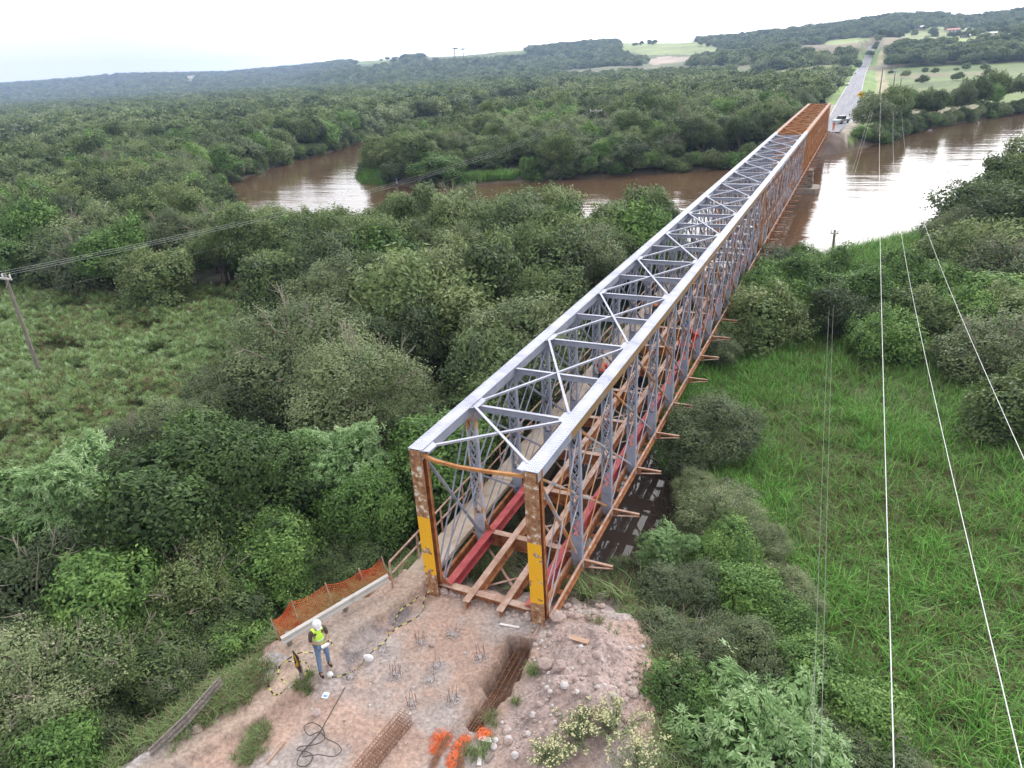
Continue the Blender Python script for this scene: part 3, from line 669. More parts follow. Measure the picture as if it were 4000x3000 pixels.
# piers
def pier(name, label, y, foot):
    t = thing(name, label, 'bridge pier', (0, y, -4.5))
    rg = random.Random(y); mb = MB(); z = 0; lay = 0
    while z < 3.9:
        hgt = .45; w_ = 2.75+.05*(lay % 2)-.04*lay*.6; dd = 1.0-.02*lay; x = -w_-.6
        while x < w_+.2:
            bw = rg.uniform(.5, .9); j = rg.uniform(-.05, .05); mb.box(x+.012, min(x+bw, w_+.3)-.012, -dd+j, dd+j, z+.012, min(z+hgt, 4.1)-.012); x += bw
        z += hgt; lay += 1
    mb.box(-3.0, 2.6, -.85, .85, .05, 4.0)
    mb.build('masonry', 'old_masonry', t)
    mb = MB(); mb.box(-2.9, 2.7, -1.12, 1.12, 4.06, 4.12); mb.build('bearing_cap', 'pier_footing', t)
    if foot:
        mb = MB(); mb.prism([(-3.6, -2.2), (3.5, -2.2), (3.9, -1.5), (3.9, 1.5), (3.5, 2.2), (-3.6, 2.2)], 0, 1.75, 'z'); mb.build('footing', 'pier_footing', t)
    else:
        mb = MB(); mb.prism([(-3.4, -1.5), (3.6, -1.5), (3.8, 0), (3.6, 1.5), (-3.4, 1.5)], 0, 2.3, 'z'); mb.build('footing', 'old_masonry', t)
pier('bridge_pier', 'crumbling masonry pier on the near bank half hidden by bushes', 48, False)
pier('bridge_pier', 'masonry pier standing in the river on a wide concrete footing', 96.3, True)
t = thing('abutment', 'weathered stone abutment under the far orange end of the bridge', 'abutment', (0, 143.6, -3.4))
mb = MB(); mb.box(-3.4, 3.2, -.6, 1.6, 0, 3.0); mb.box(-2.4, 2.4, .9, 1.6, 3.0, 3.5); mb.build('wall', 'old_masonry', t)

# ------------------------------------------------------------------ vegetation
def leaves(rs, pos, out, ln, wd, rand=.8, droop=0., fold=.25):
    """one pointed leaf quad per position, leaning along 'out'"""
    n = len(pos); a = out+rs.normal(0, rand, (n, 3)); a[:, 2] -= droop
    a /= np.linalg.norm(a, axis=1)[:, None]+1e-9
    on = out/(np.linalg.norm(out, axis=1)[:, None]+1e-9); tg = a-on*(a*on).sum(1)[:, None]*.75; a = tg/(np.linalg.norm(tg, axis=1)[:, None]+1e-9)
    b = np.cross(a, rs.normal(0, .42, (n, 3))+on+np.array([0, 0, .35])); b /= np.linalg.norm(b, axis=1)[:, None]+1e-9
    l = (ln*rs.uniform(.7, 1.3, n))[:, None]; w_ = (wd*rs.uniform(.7, 1.3, n))[:, None]; nn = np.cross(a, b)
    V = np.stack([pos, pos+a*l*.5+b*w_*.5-nn*w_*fold*.3, pos+a*l, pos+a*l*.5-b*w_*.5-nn*w_*fold*.3], 1)
    return V
def fibdirs(rs, n):
    d = rs.normal(0, 1, (n, 3)); return d/np.linalg.norm(d, axis=1)[:, None]
def crown_data(seed, nl, nc, per, ln, wd, cr, droop=0., rand=.8, core=900, twigs=True, flat_=.9, lobe=(.34, .5), spread=.62, whorl=False):
    rs = np.random.default_rng(seed)
    ld = fibdirs(rs, nl); ld[:, 2] = np.abs(ld[:, 2])*1.1-.35; ld /= np.linalg.norm(ld, axis=1)[:, None]
    lc = ld*rs.uniform(spread*.75, spread*1.1, (nl, 1)); lr = rs.uniform(lobe[0], lobe[1], nl)
    lc = np.vstack([lc, [[0, 0, .1]]]); lr = np.append(lr, .62)
    m = nc*4; k = rs.integers(0, len(lr), m); k = np.where(rs.random(m) < .12, len(lr)-1, k); d = fibdirs(rs, m)
    p = lc[k]+d*(lr[k]*rs.uniform(.82, 1.08, m))[:, None]
    dist = np.linalg.norm(p[:, None, :]-lc[None], axis=2)/lr[None]
    good = ((dist < .84).sum(1) == 0) & (p[:, 2] > -.85); p = p[good][:nc]; d = d[good][:nc]; k = k[good][:nc]
    nc = len(p); ctint = rs.uniform(.08, .62, nc)+.04*p[:, 2]+rs.uniform(-.12, .12, len(lr))[k]  # upper clumps tinted slightly lighter, a top-lit gradient painted into the leaf colour
    ii = np.repeat(np.arange(nc), per)
    if whorl:
        off = fibdirs(rs, len(ii))*cr*rs.uniform(.1, 1, (len(ii), 1)); o = off/cr*1.1+d[ii]*.6
    else:
        off = rs.normal(0, cr, (len(ii), 3)); o = d[ii]*.8+off/cr*.3
    # twigs that break out of the outline
    nt_ = nc//9 if twigs else 1; kt = rs.integers(0, nc, nt_); pt = p[kt]*1.0+d[kt]*rs.uniform(.03, .2, (nt_, 1)); it = np.repeat(np.arange(nt_), per//2)
    V = leaves(rs, np.vstack([p[ii]+off, pt[it]+rs.normal(0, cr*.7, (len(it), 3))]), np.vstack([o, d[kt][it]]), ln, wd, rand, droop)
    ii = np.concatenate([ii, kt[it]])
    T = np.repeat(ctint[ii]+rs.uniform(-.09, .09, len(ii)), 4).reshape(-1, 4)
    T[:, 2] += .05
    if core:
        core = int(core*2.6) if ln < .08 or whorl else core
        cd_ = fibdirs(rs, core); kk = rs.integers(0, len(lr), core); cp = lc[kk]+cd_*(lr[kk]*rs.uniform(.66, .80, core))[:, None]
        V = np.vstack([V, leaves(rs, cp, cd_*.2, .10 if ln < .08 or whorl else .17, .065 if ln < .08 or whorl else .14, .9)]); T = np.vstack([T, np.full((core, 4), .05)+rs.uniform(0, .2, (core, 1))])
    V = V.reshape(-1, 3); V[:, 2] *= flat_
    q = np.linalg.norm(V, axis=1)[:, None]+1e-6; dn = V/q; wv = 0
    for j in range(5):
        kv = rs.normal(0, 2.2, 3); wv = wv+np.cos(dn @ kv+rs.uniform(0, 6.28))
    V = V*(1+.09*wv[:, None]*np.clip(q, 0, 1))
    return V, T.reshape(-1)
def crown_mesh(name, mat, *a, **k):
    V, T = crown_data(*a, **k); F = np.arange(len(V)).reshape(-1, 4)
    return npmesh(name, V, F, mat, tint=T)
CR = {}
def C_(key, mat, **k):
    CR.setdefault(key, []).append(crown_mesh('crown', mat, **k))
S = 100
for i in range(3): C_('dense0', LF, seed=S+i, nl=24, spread=.74, lobe=(.2, .44), nc=1500, per=22, ln=.052, wd=.026, cr=.05, core=1600)
for i in range(2): C_('green0', LG, seed=S+10+i, nl=22, spread=.72, lobe=(.22, .44), nc=1100, per=24, ln=.062, wd=.030, cr=.055, core=1500)
for i in range(2): C_('light0', LL, seed=S+20+i, nl=20, spread=.76, lobe=(.2, .42), nc=1050, per=22, ln=.078, wd=.019, cr=.04, whorl=True, rand=.35, droop=.35, core=1300)
for i in range(2): C_('olive0', LO, seed=S+30+i, nl=20, nc=1500, per=20, ln=.038, wd=.017, cr=.05, core=1100, spread=.7, lobe=(.25, .42))
for i in range(2): C_('round0', LR, seed=S+45+i, nl=30, nc=1700, per=22, ln=.048, wd=.024, cr=.045, core=1600, spread=.80, lobe=(.18, .36))
C_('purple0', LP, seed=S+40, nl=16, nc=1300, per=18, ln=.035, wd=.02, cr=.06, core=900, spread=.7, lobe=(.25, .4))
for i in range(4): C_('dense1', LF, seed=S+50+i, nl=24, nc=1100, per=13, ln=.075, wd=.036, cr=.055, core=900, spread=.76, lobe=(.2, .42))
for i in range(2): C_('olive1', LO, seed=S+60+i, nl=24, nc=1100, per=13, ln=.062, wd=.03, cr=.055, core=800, spread=.78, lobe=(.2, .4))
for i in range(2): C_('green1', LG, seed=S+70+i, nl=22, nc=1000, per=12, ln=.08, wd=.04, cr=.06, core=900, spread=.74, lobe=(.2, .42))
for i in range(3): C_('dense2', LF, seed=S+80+i, nl=18, nc=700, per=10, ln=.10, wd=.055, cr=.06, core=350, twigs=False, spread=.72, lobe=(.22, .44))
C_('olive2', LO, seed=S+90, nl=18, nc=700, per=10, ln=.10, wd=.055, cr=.06, core=350, twigs=False, spread=.68)
C_('green2', LG, seed=S+91, nl=18, nc=700, per=10, ln=.10, wd=.055, cr=.06, core=350, twigs=False)
for i in range(3): C_('far3', LF, seed=S+95+i, nl=14, nc=300, per=5, ln=.19, wd=.13, cr=.07, core=200, twigs=False, spread=.72, lobe=(.22, .44))
C_('far3', LO, seed=S+99, nl=14, nc=300, per=5, ln=.18, wd=.12, cr=.07, core=200, twigs=False, spread=.72, lobe=(.22, .44))

def branch_mesh(seed):
    rg = random.Random(seed); mb = MB()
    for i in range(22):
        a = rg.uniform(0, 6.28); el = rg.uniform(.1, 1.35); L_ = rg.uniform(.9, 1.16); d = Vector((math.cos(a)*math.cos(el), math.sin(a)*math.cos(el), math.sin(el))); q = [Vector((0, 0, -.3)), d*L_*.45+Vector((0, 0, -.12)), d*L_*.8, d*L_+Vector((rg.uniform(-.05, .05), rg.uniform(-.05, .05), .03))]
        mb.tube(q, [.022, .013, .008, .004], 5, cap=False)
        for j in range(4):
            p = q[2].lerp(q[3], rg.uniform(-.6, .9)); e = (d+Vector((rg.gauss(0, .6), rg.gauss(0, .6), rg.gauss(0, .4)))).normalized(); mb.tube([p, p+e*.1, p+e*.19+Vector((0, 0, .02))], [.006, .004, .002], 4, cap=False)
    return mb.mesh('branches', 'twig')
def trunk_mesh(seed, stems=3):
    rg = random.Random(seed); mb = MB()
    for i in range(stems):
        a = rg.uniform(0, 6.28); b_ = .1 if stems > 1 else 0; pts = []; x = b_*math.cos(a); y = b_*math.sin(a)
        for k in range(5):
            t = k/4; pts.append((x+math.cos(a)*.42*t*t+rg.uniform(-.03, .03), y+math.sin(a)*.42*t*t+rg.uniform(-.03, .03), -.1+1.05*t))
        mb.tube(pts, [.07, .058, .045, .03, .015], 6)
        for j in range(3):
            q = pts[2+j % 2]; aa = a+rg.uniform(-1.3, 1.3); mb.tube([q, (q[0]+.2*math.cos(aa), q[1]+.2*math.sin(aa), q[2]+.2), (q[0]+.38*math.cos(aa), q[1]+.38*math.sin(aa), q[2]+.33)], [.03, .02, .008], 5)
    return mb.mesh('trunk', 'bark')
TR = [trunk_mesh(i, 2+i % 3) for i in range(4)]
BR = [branch_mesh(i) for i in range(3)]
ntree = [0]
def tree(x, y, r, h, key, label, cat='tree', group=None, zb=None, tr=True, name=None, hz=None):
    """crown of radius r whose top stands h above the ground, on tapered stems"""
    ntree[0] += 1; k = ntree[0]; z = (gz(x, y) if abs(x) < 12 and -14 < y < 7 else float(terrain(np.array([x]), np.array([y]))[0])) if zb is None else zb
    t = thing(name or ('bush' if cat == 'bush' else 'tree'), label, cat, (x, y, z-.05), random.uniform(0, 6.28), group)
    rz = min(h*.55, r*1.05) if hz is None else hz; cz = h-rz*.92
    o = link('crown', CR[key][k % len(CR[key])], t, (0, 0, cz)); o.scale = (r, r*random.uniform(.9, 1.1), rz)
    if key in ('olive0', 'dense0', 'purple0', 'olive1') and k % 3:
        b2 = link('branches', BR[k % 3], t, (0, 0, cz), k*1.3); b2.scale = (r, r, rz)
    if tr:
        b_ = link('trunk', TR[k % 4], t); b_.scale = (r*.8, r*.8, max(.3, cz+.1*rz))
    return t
def tree_px(px, py, zc, rpx, key, label, cat='tree', group=None, fl=.95, name=None):
    """plant whose crown centre lies on the sight line (px, py) at level zc"""
    c = at(px, py, zc); dist = np.linalg.norm(c-CAM); r = rpx*1.808*dist/FPX
    z = gz(c[0], c[1]) if -12 < c[0] < 11 and -14 < c[1] < 7 else float(terrain(c[0:1], c[1:2])[0])
    h = c[2]+r*fl*.92-z
    return tree(c[0], c[1], r, h, key, label, cat, group, zb=z, name=name, hz=r*fl), (c[0], c[1], r)
HAND = []
def TP(*a, **k):
    t, f = tree_px(*a, **k); HAND.append(f); return t
# --- left foreground
TP(140, 1090, .9, 125, 'light0', 'pale green tree with long drooping leaves, standing alone at the left marsh edge')
TP(482, 1085, .6, 200, 'round0', 'large round dark green tree left of the bridge, biggest crown in the foreground')
TP(745, 1010, .7, 110, 'light0', 'light green long-leaved tree between the big round tree and the bridge')
TP(770, 1140, -.6, 105, 'green0', 'dark green tree just left of the footpath railing', fl=1.2)
G1 = 'grey green trees left of the near span'
TP(655, 800, .5, 168, 'olive0', 'broad grey green tree behind the big round tree', group=G1)
TP(515, 865, -.5, 105, 'olive0', 'lower grey green tree at the right edge of the left marsh', group=G1)
TP(790, 850, .7, 145, 'olive0', 'grey green tree beside the third truss panel', group=G1)
TP(905, 905, -.3, 95, 'olive0', 'grey green tree tight against the left truss', group=G1)
TP(420, 930, -.8, 90, 'olive0', 'small grey green bush in front of the left marsh', 'bush', G1)
TP(280, 985, -1., 80, 'olive0', 'low dull bush between the pale tree and the marsh', 'bush', G1)
G2 = 'dark thicket in the lower left corner'
for i, (px, py, zc, r, k_, lab) in enumerate([
    (60, 1330, -.2, 150, 'dense0', 'dark tree at the left frame edge below the pale tree'),
    (245, 1310, -.4, 140, 'green0', 'dark green tree below and right of the pale tree'),
    (420, 1290, -.6, 125, 'dense0', 'dense tree below the big round crown'),
    (600, 1235, -.9, 110, 'green0', 'tree standing above the orange net fence'),
    (730, 1235, -1.2, 75, 'dense0', 'small dark tree behind the right end of the net fence'),
    (80, 1510, -.5, 145, 'olive0', 'yellowish green tree in the lower left corner'),
    (265, 1450, -.7, 115, 'dense0', 'dark tree above the fallen guardrail'),
    (430, 1395, -1.2, 95, 'dense0', 'low dark tree left of the net fence end'),
    (40, 1215, -.3, 95, 'green0', 'green tree at the left frame edge'),
    (20, 1640, -.8, 120, 'dense0', 'dark bush in the bottom left corner'),
    (190, 1600, -1.2, 85, 'olive0', 'olive bush beside the fallen guardrail'),
    (520, 1400, -1.3, 80, 'green0', 'green bush crowding the dirt edge below the net fence'),
    (400, 1490, -1.2, 80, 'olive0', 'olive bush on the slope left of the fallen guardrail'),
    (330, 1390, -.9, 90, 'green0', 'green bush between the dark tree and the slope'),
    (560, 1430, -1.4, 50, 'dense0', 'small dark bush at the top of the grass slope'),
    (120, 1650, -.9, 100, 'green0', 'green bush at the bottom edge left of the dirt'),
    (560, 1330, -1.8, 60, 'dense0', 'shaded bush directly behind the net fence')]):
    TP(px, py, zc, r, k_, lab, 'bush' if 'bush' in lab else 'tree', G2)
# --- right foreground between work site and marsh
G3 = 'mixed shrubs on the bank right of the work site'
for px, py, zc, r, k_, lab in [
    (1645, 1610, -.6, 165, 'light0', 'large pale green long-leaved shrub at the bottom right of the work site'),
    (1440, 1185, -1.2, 58, 'light0', 'bright pale green shrub beside the near right truss'),
    (1545, 945, -1.4, 105, 'olive0', 'broad dark bush standing alone beside the swamp water'),
    (1690, 1290, -1.7, 70, 'olive0', 'dull olive bush with fine twigs at the marsh edge'),
    (1560, 1130, -1.7, 85, 'olive0', 'dull olive twiggy bush beside the swamp water'),
    (1480, 1290, -1.3, 95, 'olive0', 'olive shrub right of the rocks at the truss end'),
    (1590, 1290, -1.3, 90, 'green0', 'dark green shrub behind the olive ones'),
    (1480, 1420, -1.0, 100, 'olive0', 'feathery olive shrub right of the rubble heap'),
    (1610, 1420, -1.0, 95, 'olive0', 'feathery olive shrub in the middle of the right bank'),
    (1740, 1450, -1.2, 90, 'green0', 'green shrub with reddish tips near the marsh'),
    (1830, 1560, -1.3, 110, 'green0', 'broad leaved shrub at the lower edge of the marsh'),
    (1500, 1540, -.8, 100, 'green0', 'green shrub left of the pale long-leaved one'),
    (1400, 1330, -1.8, 55, 'green0', 'small shrub at the foot of the rubble heap'),
    (1420, 1560, -.9, 70, 'olive0', 'olive shrub hiding the right edge of the rubble heap'),
    (1430, 1480, -1.0, 60, 'green0', 'green shrub against the rubble heap edge'),
    (1390, 1420, -1.3, 45, 'olive0', 'small olive shrub at the rubble heap edge'),
    (1700, 1370, -1.5, 80, 'green0', 'green shrub behind the feathery olive shrubs'),
    (1560, 1210, -1.7, 80, 'green0', 'green shrub right of the bright pale one'),
    (1640, 1180, -1.9, 60, 'olive0', 'olive shrub at the near marsh edge'),
    (1500, 1060, -2.0, 50, 'olive0', 'low olive bush beside the swamp water'),
    (1760, 1600, -1.2, 80, 'olive0', 'olive shrub between the pale shrub and the marsh'),
    (1880, 1660, -1.3, 100, 'olive0', 'yellowish shrub at the bottom edge right of the pale one'),
    (1350, 1235, -2.3, 40, 'olive0', 'low twiggy bush beside the right bottom chord')]:
    TP(px, py, zc, r, k_, lab, 'bush', G3, name='shrub')
# --- mounds of vine covered bushes on the right, middle distance
G4 = 'vine covered mounds between the marsh and the river'
rg = random.Random(3)
for px, py, r, k_ in [(1660, 700, 75, 'dense1'), (1740, 680, 60, 'green1'), (1800, 690, 65, 'dense1'), (1630, 640, 55, 'green1'), (1700, 610, 55, 'green1'), (1900, 740, 60, 'green1'), (1980, 700, 65, 'dense1'),
    (2080, 690, 60, 'green1'), (2130, 770, 75, 'olive1'), (2200, 880, 70, 'dense1'), (1850, 640, 55, 'green1'), (1930, 610, 55, 'green1'), (2000, 610, 50, 'green1'), (2090, 570, 70, 'dense1'), (2180, 600, 70, 'olive1'),
    (1600, 730, 45, 'dense1'), (1560, 760, 35, 'olive1'), (2160, 690, 60, 'dense1'), (1780, 590, 45, 'green1'), (2060, 640, 50, 'green1'), (2200, 500, 75, 'dense1'), (2120, 460, 60, 'dense1'), (2190, 420, 60, 'dense1'), (2060, 500, 35, 'olive1'), (1680, 565, 38, 'olive1'), (1725, 560, 30, 'green1'), (1640, 590, 30, 'dense1')]:
    TP(px, py, -1.2 if py > 540 else -.2, r*1.15, k_, 'rounded vine covered bush on the flat ground right of the bridge', 'bush', G4)

# --- the rest of the wood: nearest ones one by one, the far ones as one mass
def visible(x, y, z, mx_=90):
    p = proj(np.stack([x, y, z], -1)); return (p[..., 2] > 0) & (p[..., 0] > -mx_*1.5) & (p[..., 0] < 2212+mx_) & (p[..., 1] < 1659+140) & (p[..., 1] > -60)
def keepout(x, y, r):
    k = np.ones(x.shape, bool)
    for poly, m_ in ((RIVER, .7), (POND, .5), (LMARSH, .5), (RMARSH, .8), (RBANKGRASS, 1.2), (PENGRASS, .1), (PENGRASS2, .2), (MEADOW_L, .5), (PLAT, 1.0)): k &= polysd(x, y, poly) > m_*r
    k &= ~((np.abs(x+.4) < 3.3+r*.75) & (y < 152) & (y > -2) & (x > -.4)) & ~((x <= -.4) & (x > -3.4-r*.55) & (y < 152) & (y > -2))
    return k
pts = []
def fill(r0, r1, sp, rr, cond=None):
    n = int(2.2*(r1*r1-r0*r0)/(sp*sp)); rs = np.random.default_rng(int(r0)+5)
    th = np.radians(rs.uniform(-72, 22, n)); q = np.sqrt(rs.uniform(r0*r0, r1*r1, n)); x = CAM[0]+q*np.sin(th); y = CAM[1]+q*np.cos(th)
    z = terrain(x, y); v = visible(x, y, z) & keepout(x, y, rr)
    x, y, z = x[v], y[v], z[v]; _, fo = zones(x, y, z); ok = fo > .5
    x, y, z = x[ok], y[ok], z[ok]; cell = sp/1.415; G = {}; keep = []
    for i in range(len(x)):
        c = (int(x[i]//cell), int(y[i]//cell)); bad = False
        for a in (-2, -1, 0, 1, 2):
            for b_ in (-2, -1, 0, 1, 2):
                j = G.get((c[0]+a, c[1]+b_))
                if j is not None and (x[j]-x[i])**2+(y[j]-y[i])**2 < sp*sp: bad = True; break
            if bad: break
        if 1 < x[i] < 9.5 and 138 < y[i] < 196: bad = True
        if not bad: G[c] = i; keep.append(i)
    for i in keep: pts.append((x[i], y[i], z[i], rr))
fill(14, 75, 3.3, 2.5); fill(75, 150, 3.9, 2.9); fill(150, 320, 4.6, 3.4); fill(320, 620, 6.5, 5.0); fill(620, 1200, 8.5, 6.0); fill(1200, 2200, 12, 8.0); fill(2200, 3600, 17, 10.5)
hx = np.array([h[0] for h in HAND]); hy = np.array([h[1] for h in HAND]); hr = np.array([h[2] for h in HAND])
P3 = []
LMS = [(-80, 640), (150, 680), (330, 680), (400, 640), (490, 630), (600, 690), (560, 730), (400, 830), (340, 900), (200, 970), (30, 975), (-80, 1060)]
RMS = [(1480, 800), (1560, 775), (1700, 750), (1900, 775), (2100, 800), (2300, 860), (2300, 1700), (1990, 1700), (1870, 1500), (1760, 1300), (1660, 1150), (1600, 1050), (1470, 930)]
for x, y, z, r in pts:
    d = math.hypot(x-CAM[0], y-CAM[1])
    if d < 110 and np.any(np.hypot(hx-x, hy-y) < hr*.75+r*.55): continue
    if d < 75 and r > 0:
        tp_ = [proj(np.array([x, y, z+q])) for q in (1.5, 3.5, 6.5 if x < 0 else 3)]
        if any(polysd(np.array([t_[0]]), np.array([t_[1]]), LMS if x < 0 else RMS)[0] < 12 for t_ in tp_): continue
    if x > 0 and y < 64 and d < 90 and x > 3:      # right side: low growth only, partly open
        if random.random() < .35: continue
    P3.append((d, x, y, z, r))
P3.sort()
stuffp = []
nind = 0
for d, x, y, z, r in P3:
    low = x > 2 and y < 66
    h = random.uniform(5.2, 7.6) if not low else random.uniform(2.2, 3.6)
    if x < 0 and y > 18 and y < 50 and x > -32: h = random.uniform(6.2, 8.2)
    if -62 < x < -38 and y > 38 and y < 105: h = random.uniform(4.2, 5.8)
    if -110 < x <= -62 and y > 30 and y < 105: h = random.uniform(6.4, 8.0)
    if x > 4 and y > 138 and y < 215 and x <= 17: h = random.uniform(2.2, 3.6); r = 2.3
    if x > 17 and y > 140 and y < 330: h = random.uniform(2.4, 4.0); r = 2.6
    if d > 150: h = random.uniform(5.5, 8.5)
    if d > 620: h = random.uniform(5, 8.5)
    rr = r*random.uniform(.75, 1.5)
    if nind < 262:
        nind += 1; q = random.random()
        lod = '0' if d < 30 else '1'
        if low: kind, lab, grp = ('green', 'low leafy bush on the marsh side of the bridge', 'low bushes right of the bridge')
        elif q < .62: kind, lab, grp = ('dense', 'dark grey green tree of the riverside thicket', 'dark trees of the thicket left of the bridge')
        elif q < .88: kind, lab, grp = ('olive', 'olive green small-leaved tree of the riverside thicket', 'olive trees of the thicket left of the bridge')
        else: kind, lab, grp = ('green', 'fresh green tree among the darker riverside thicket', 'fresh green trees of the thicket left of the bridge')
        tree(x, y, rr, h, kind+lod, lab, 'bush' if low else 'tree', grp, zb=z)
    else: stuffp.append((x, y, z, rr, h, d))

def scatter(name, P_, sources, label, cat):
    """P_: rows x, y, z, sx, sy, sz, rz, variant"""
    P_ = np.array(P_, float); me = bpy.data.meshes.new(name); me.vertices.add(len(P_)); me.vertices.foreach_set('co', P_[:, :3].astype(np.float32).ravel())
    for nm, ty, dat in (('sc', 'FLOAT_VECTOR', P_[:, 3:6]), ('rz', 'FLOAT', P_[:, 6]), ('ix', 'INT', P_[:, 7])):
        a = me.attributes.new(nm, ty, 'POINT')
        a.data.foreach_set('vector' if ty == 'FLOAT_VECTOR' else 'value', (dat.astype(np.int32) if ty == 'INT' else dat.astype(np.float32)).ravel())
    o = link(name, me); tag(o, label, cat, kind='stuff')
    ng = bpy.data.node_groups.new(name, 'GeometryNodeTree'); ng.interface.new_socket('Geometry', in_out='INPUT', socket_type='NodeSocketGeometry'); ng.interface.new_socket('Geometry', in_out='OUTPUT', socket_type='NodeSocketGeometry')
    N = ng.nodes; gi = N.new('NodeGroupInput'); go = N.new('NodeGroupOutput'); ip = N.new('GeometryNodeInstanceOnPoints'); gt = N.new('GeometryNodeGeometryToInstance')
    for me_ in sources:
        so_ = bpy.data.objects.new(name+'_kind', me_); oi = N.new('GeometryNodeObjectInfo'); oi.inputs['Object'].default_value = so_; oi.inputs['As Instance'].default_value = True
        ng.links.new(oi.outputs['Geometry'], gt.inputs[0])
    def attr(nm, ty):
        a = N.new('GeometryNodeInputNamedAttribute'); a.data_type = ty; a.inputs['Name'].default_value = nm; return a.outputs['Attribute']
    cx = N.new('ShaderNodeCombineXYZ'); ng.links.new(attr('rz', 'FLOAT'), cx.inputs['Z']); e2r = N.new('FunctionNodeEulerToRotation'); ng.links.new(cx.outputs[0], e2r.inputs[0])
    ng.links.new(gi.outputs[0], ip.inputs['Points']); ng.links.new(gt.outputs[0], ip.inputs['Instance']); ip.inputs['Pick Instance'].default_value = True
    ng.links.new(attr('ix', 'INT'), ip.inputs['Instance Index']); ng.links.new(attr('sc', 'FLOAT_VECTOR'), ip.inputs['Scale']); ng.links.new(e2r.outputs[0], ip.inputs['Rotation'])
    ng.links.new(ip.outputs[0], go.inputs[0]); md = o.modifiers.new('scatter', 'NODES'); md.node_group = ng
    return o
rs = np.random.default_rng(66)
for i in range(46):
    x, y = rs.uniform(6.5, 22), rs.uniform(142, 178)
    if x < 8.5+(y-142)*.14: continue
    if polysd(np.array([x]), np.array([y]), RIVER)[0] < .8 or (x < 9 and y > 170): continue
    stuffp.append((x, y, float(terrain(np.array([x]), np.array([y]))[0]), rs.uniform(1.5, 2.4), rs.uniform(2.2, 3.4), math.hypot(x-CAM[0], y-CAM[1])))
fringe = []
# tree line beyond the meadow and clumps round the farms
for px in np.arange(1885, 2260, 3.2):
    for k in range(3):
        py = 132-(px-1885)*.045+rs.uniform(-4, 5)
        a_ = az_of((px+rs.uniform(-2, 2))*1.80832); dd_ = rs.uniform(600, 720); x = CAM[0]+dd_*math.sin(a_); y = CAM[1]+dd_*math.cos(a_); r_ = rs.uniform(3.2, 5.5)
        if abs(x-2) > 16: stuffp.append((x, y, float(terrain(np.array([x]), np.array([y]))[0]), r_, r_*1.7, dd_))
for px, dd0, n_ in ((1984, 1165, 14), (2056, 1140, 10), (2130, 975, 12), (2165, 915, 16), (2085, 950, 10), (2010, 1000, 6), (1930, 980, 10), (2200, 900, 12), (1900, 860, 10), (1540, 1250, 14), (1400, 1400, 10), (860, 1700, 16), (1010, 1500, 16)):
    for k in range(n_):
        a_ = az_of((px+rs.normal(0, 16))*1.80832); dd_ = dd0+rs.normal(0, 26)+18; x = CAM[0]+dd_*math.sin(a_); y = CAM[1]+dd_*math.cos(a_); r_ = rs.uniform(2.5, 5)
        stuffp.append((x, y, float(terrain(np.array([x]), np.array([y]))[0]), r_, r_*1.7, dd_))
for i in range(len(RIVER)):
    a, b_ = np.array(RIVER[i], float), np.array(RIVER[(i+1) % len(RIVER)], float); L_ = np.linalg.norm(b_-a); nrm_ = np.array([b_[1]-a[1], a[0]-b_[0]])/L_
    t = 0
    while t < L_:
        p = a+(b_-a)*t/L_; t += rs.uniform(1.0, 2.1)
        for sg in (1, -1):
            q = p+nrm_*sg*rs.uniform(.6, 1.8)
            if polysd(q[0:1], q[1:2], RIVER)[0] < .3 or abs(q[0]+.4) < 4.6: continue
            if min(polysd(q[0:1], q[1:2], g_)[0] for g_ in (PENGRASS, PENGRASS2)) < .6 or (polysd(q[0:1], q[1:2], RBANKGRASS)[0] < 2 and q[1] < 90): continue
            d_ = math.hypot(q[0]-CAM[0], q[1]-CAM[1])
            if d_ < 45 or d_ > 420: continue
            if 2 < q[0] < 7.5 and 136 < q[1] < 160: continue
            fringe.append((q[0], q[1], float(terrain(q[0:1], q[1:2])[0]), rs.uniform(1.1, 2.2), rs.uniform(1.4, 2.9) if q[0] > 20 else rs.uniform(1.6, 3.4), d_))
stuffp += fringe
rs = np.random.default_rng(55)
for i in range(44):
    px, py = rs.uniform(1900, 2212), rs.uniform(112, 190); q = at(px, py, -2.6)
    if polysd(q[0:1], q[1:2], MEADOW_R)[0] > -4: continue
    if i % 2 and py > 160: continue
    dd_ = math.hypot(q[0]-CAM[0], q[1]-CAM[1]); zz = float(terrain(q[0:1], q[1:2])[0]); r_ = rs.uniform(1.0, 2.8)
    stuffp.append((q[0], q[1], zz, r_, r_*1.5, dd_))
rs = np.random.default_rng(5)
mid = [(x, y, z+h-r*.85, r, r*rs.uniform(.9, 1.1), max(r*.9, h*.5), rs.uniform(0, 6.28), rs.choice([0, 1, 2, 0, 1, 2, 3, 3, 4])) for x, y, z, r, h, d in stuffp if d < 240]
far = [(x, y, z+h-r*.75, r, r*rs.uniform(.9, 1.1), r*.9, rs.uniform(0, 6.28), rs.integers(0, 4)) for x, y, z, r, h, d in stuffp if d >= 240]
print('trees', nind, len(mid), len(far))
scatter('riverside_wood', mid, CR['dense2']+CR['olive2']+CR['green2'], 'closed canopy of small grey green trees along both river arms', 'wood')
scatter('distant_wood', far, CR['far3'], 'far wooded plain and bluish wooded hills below the horizon', 'wood')

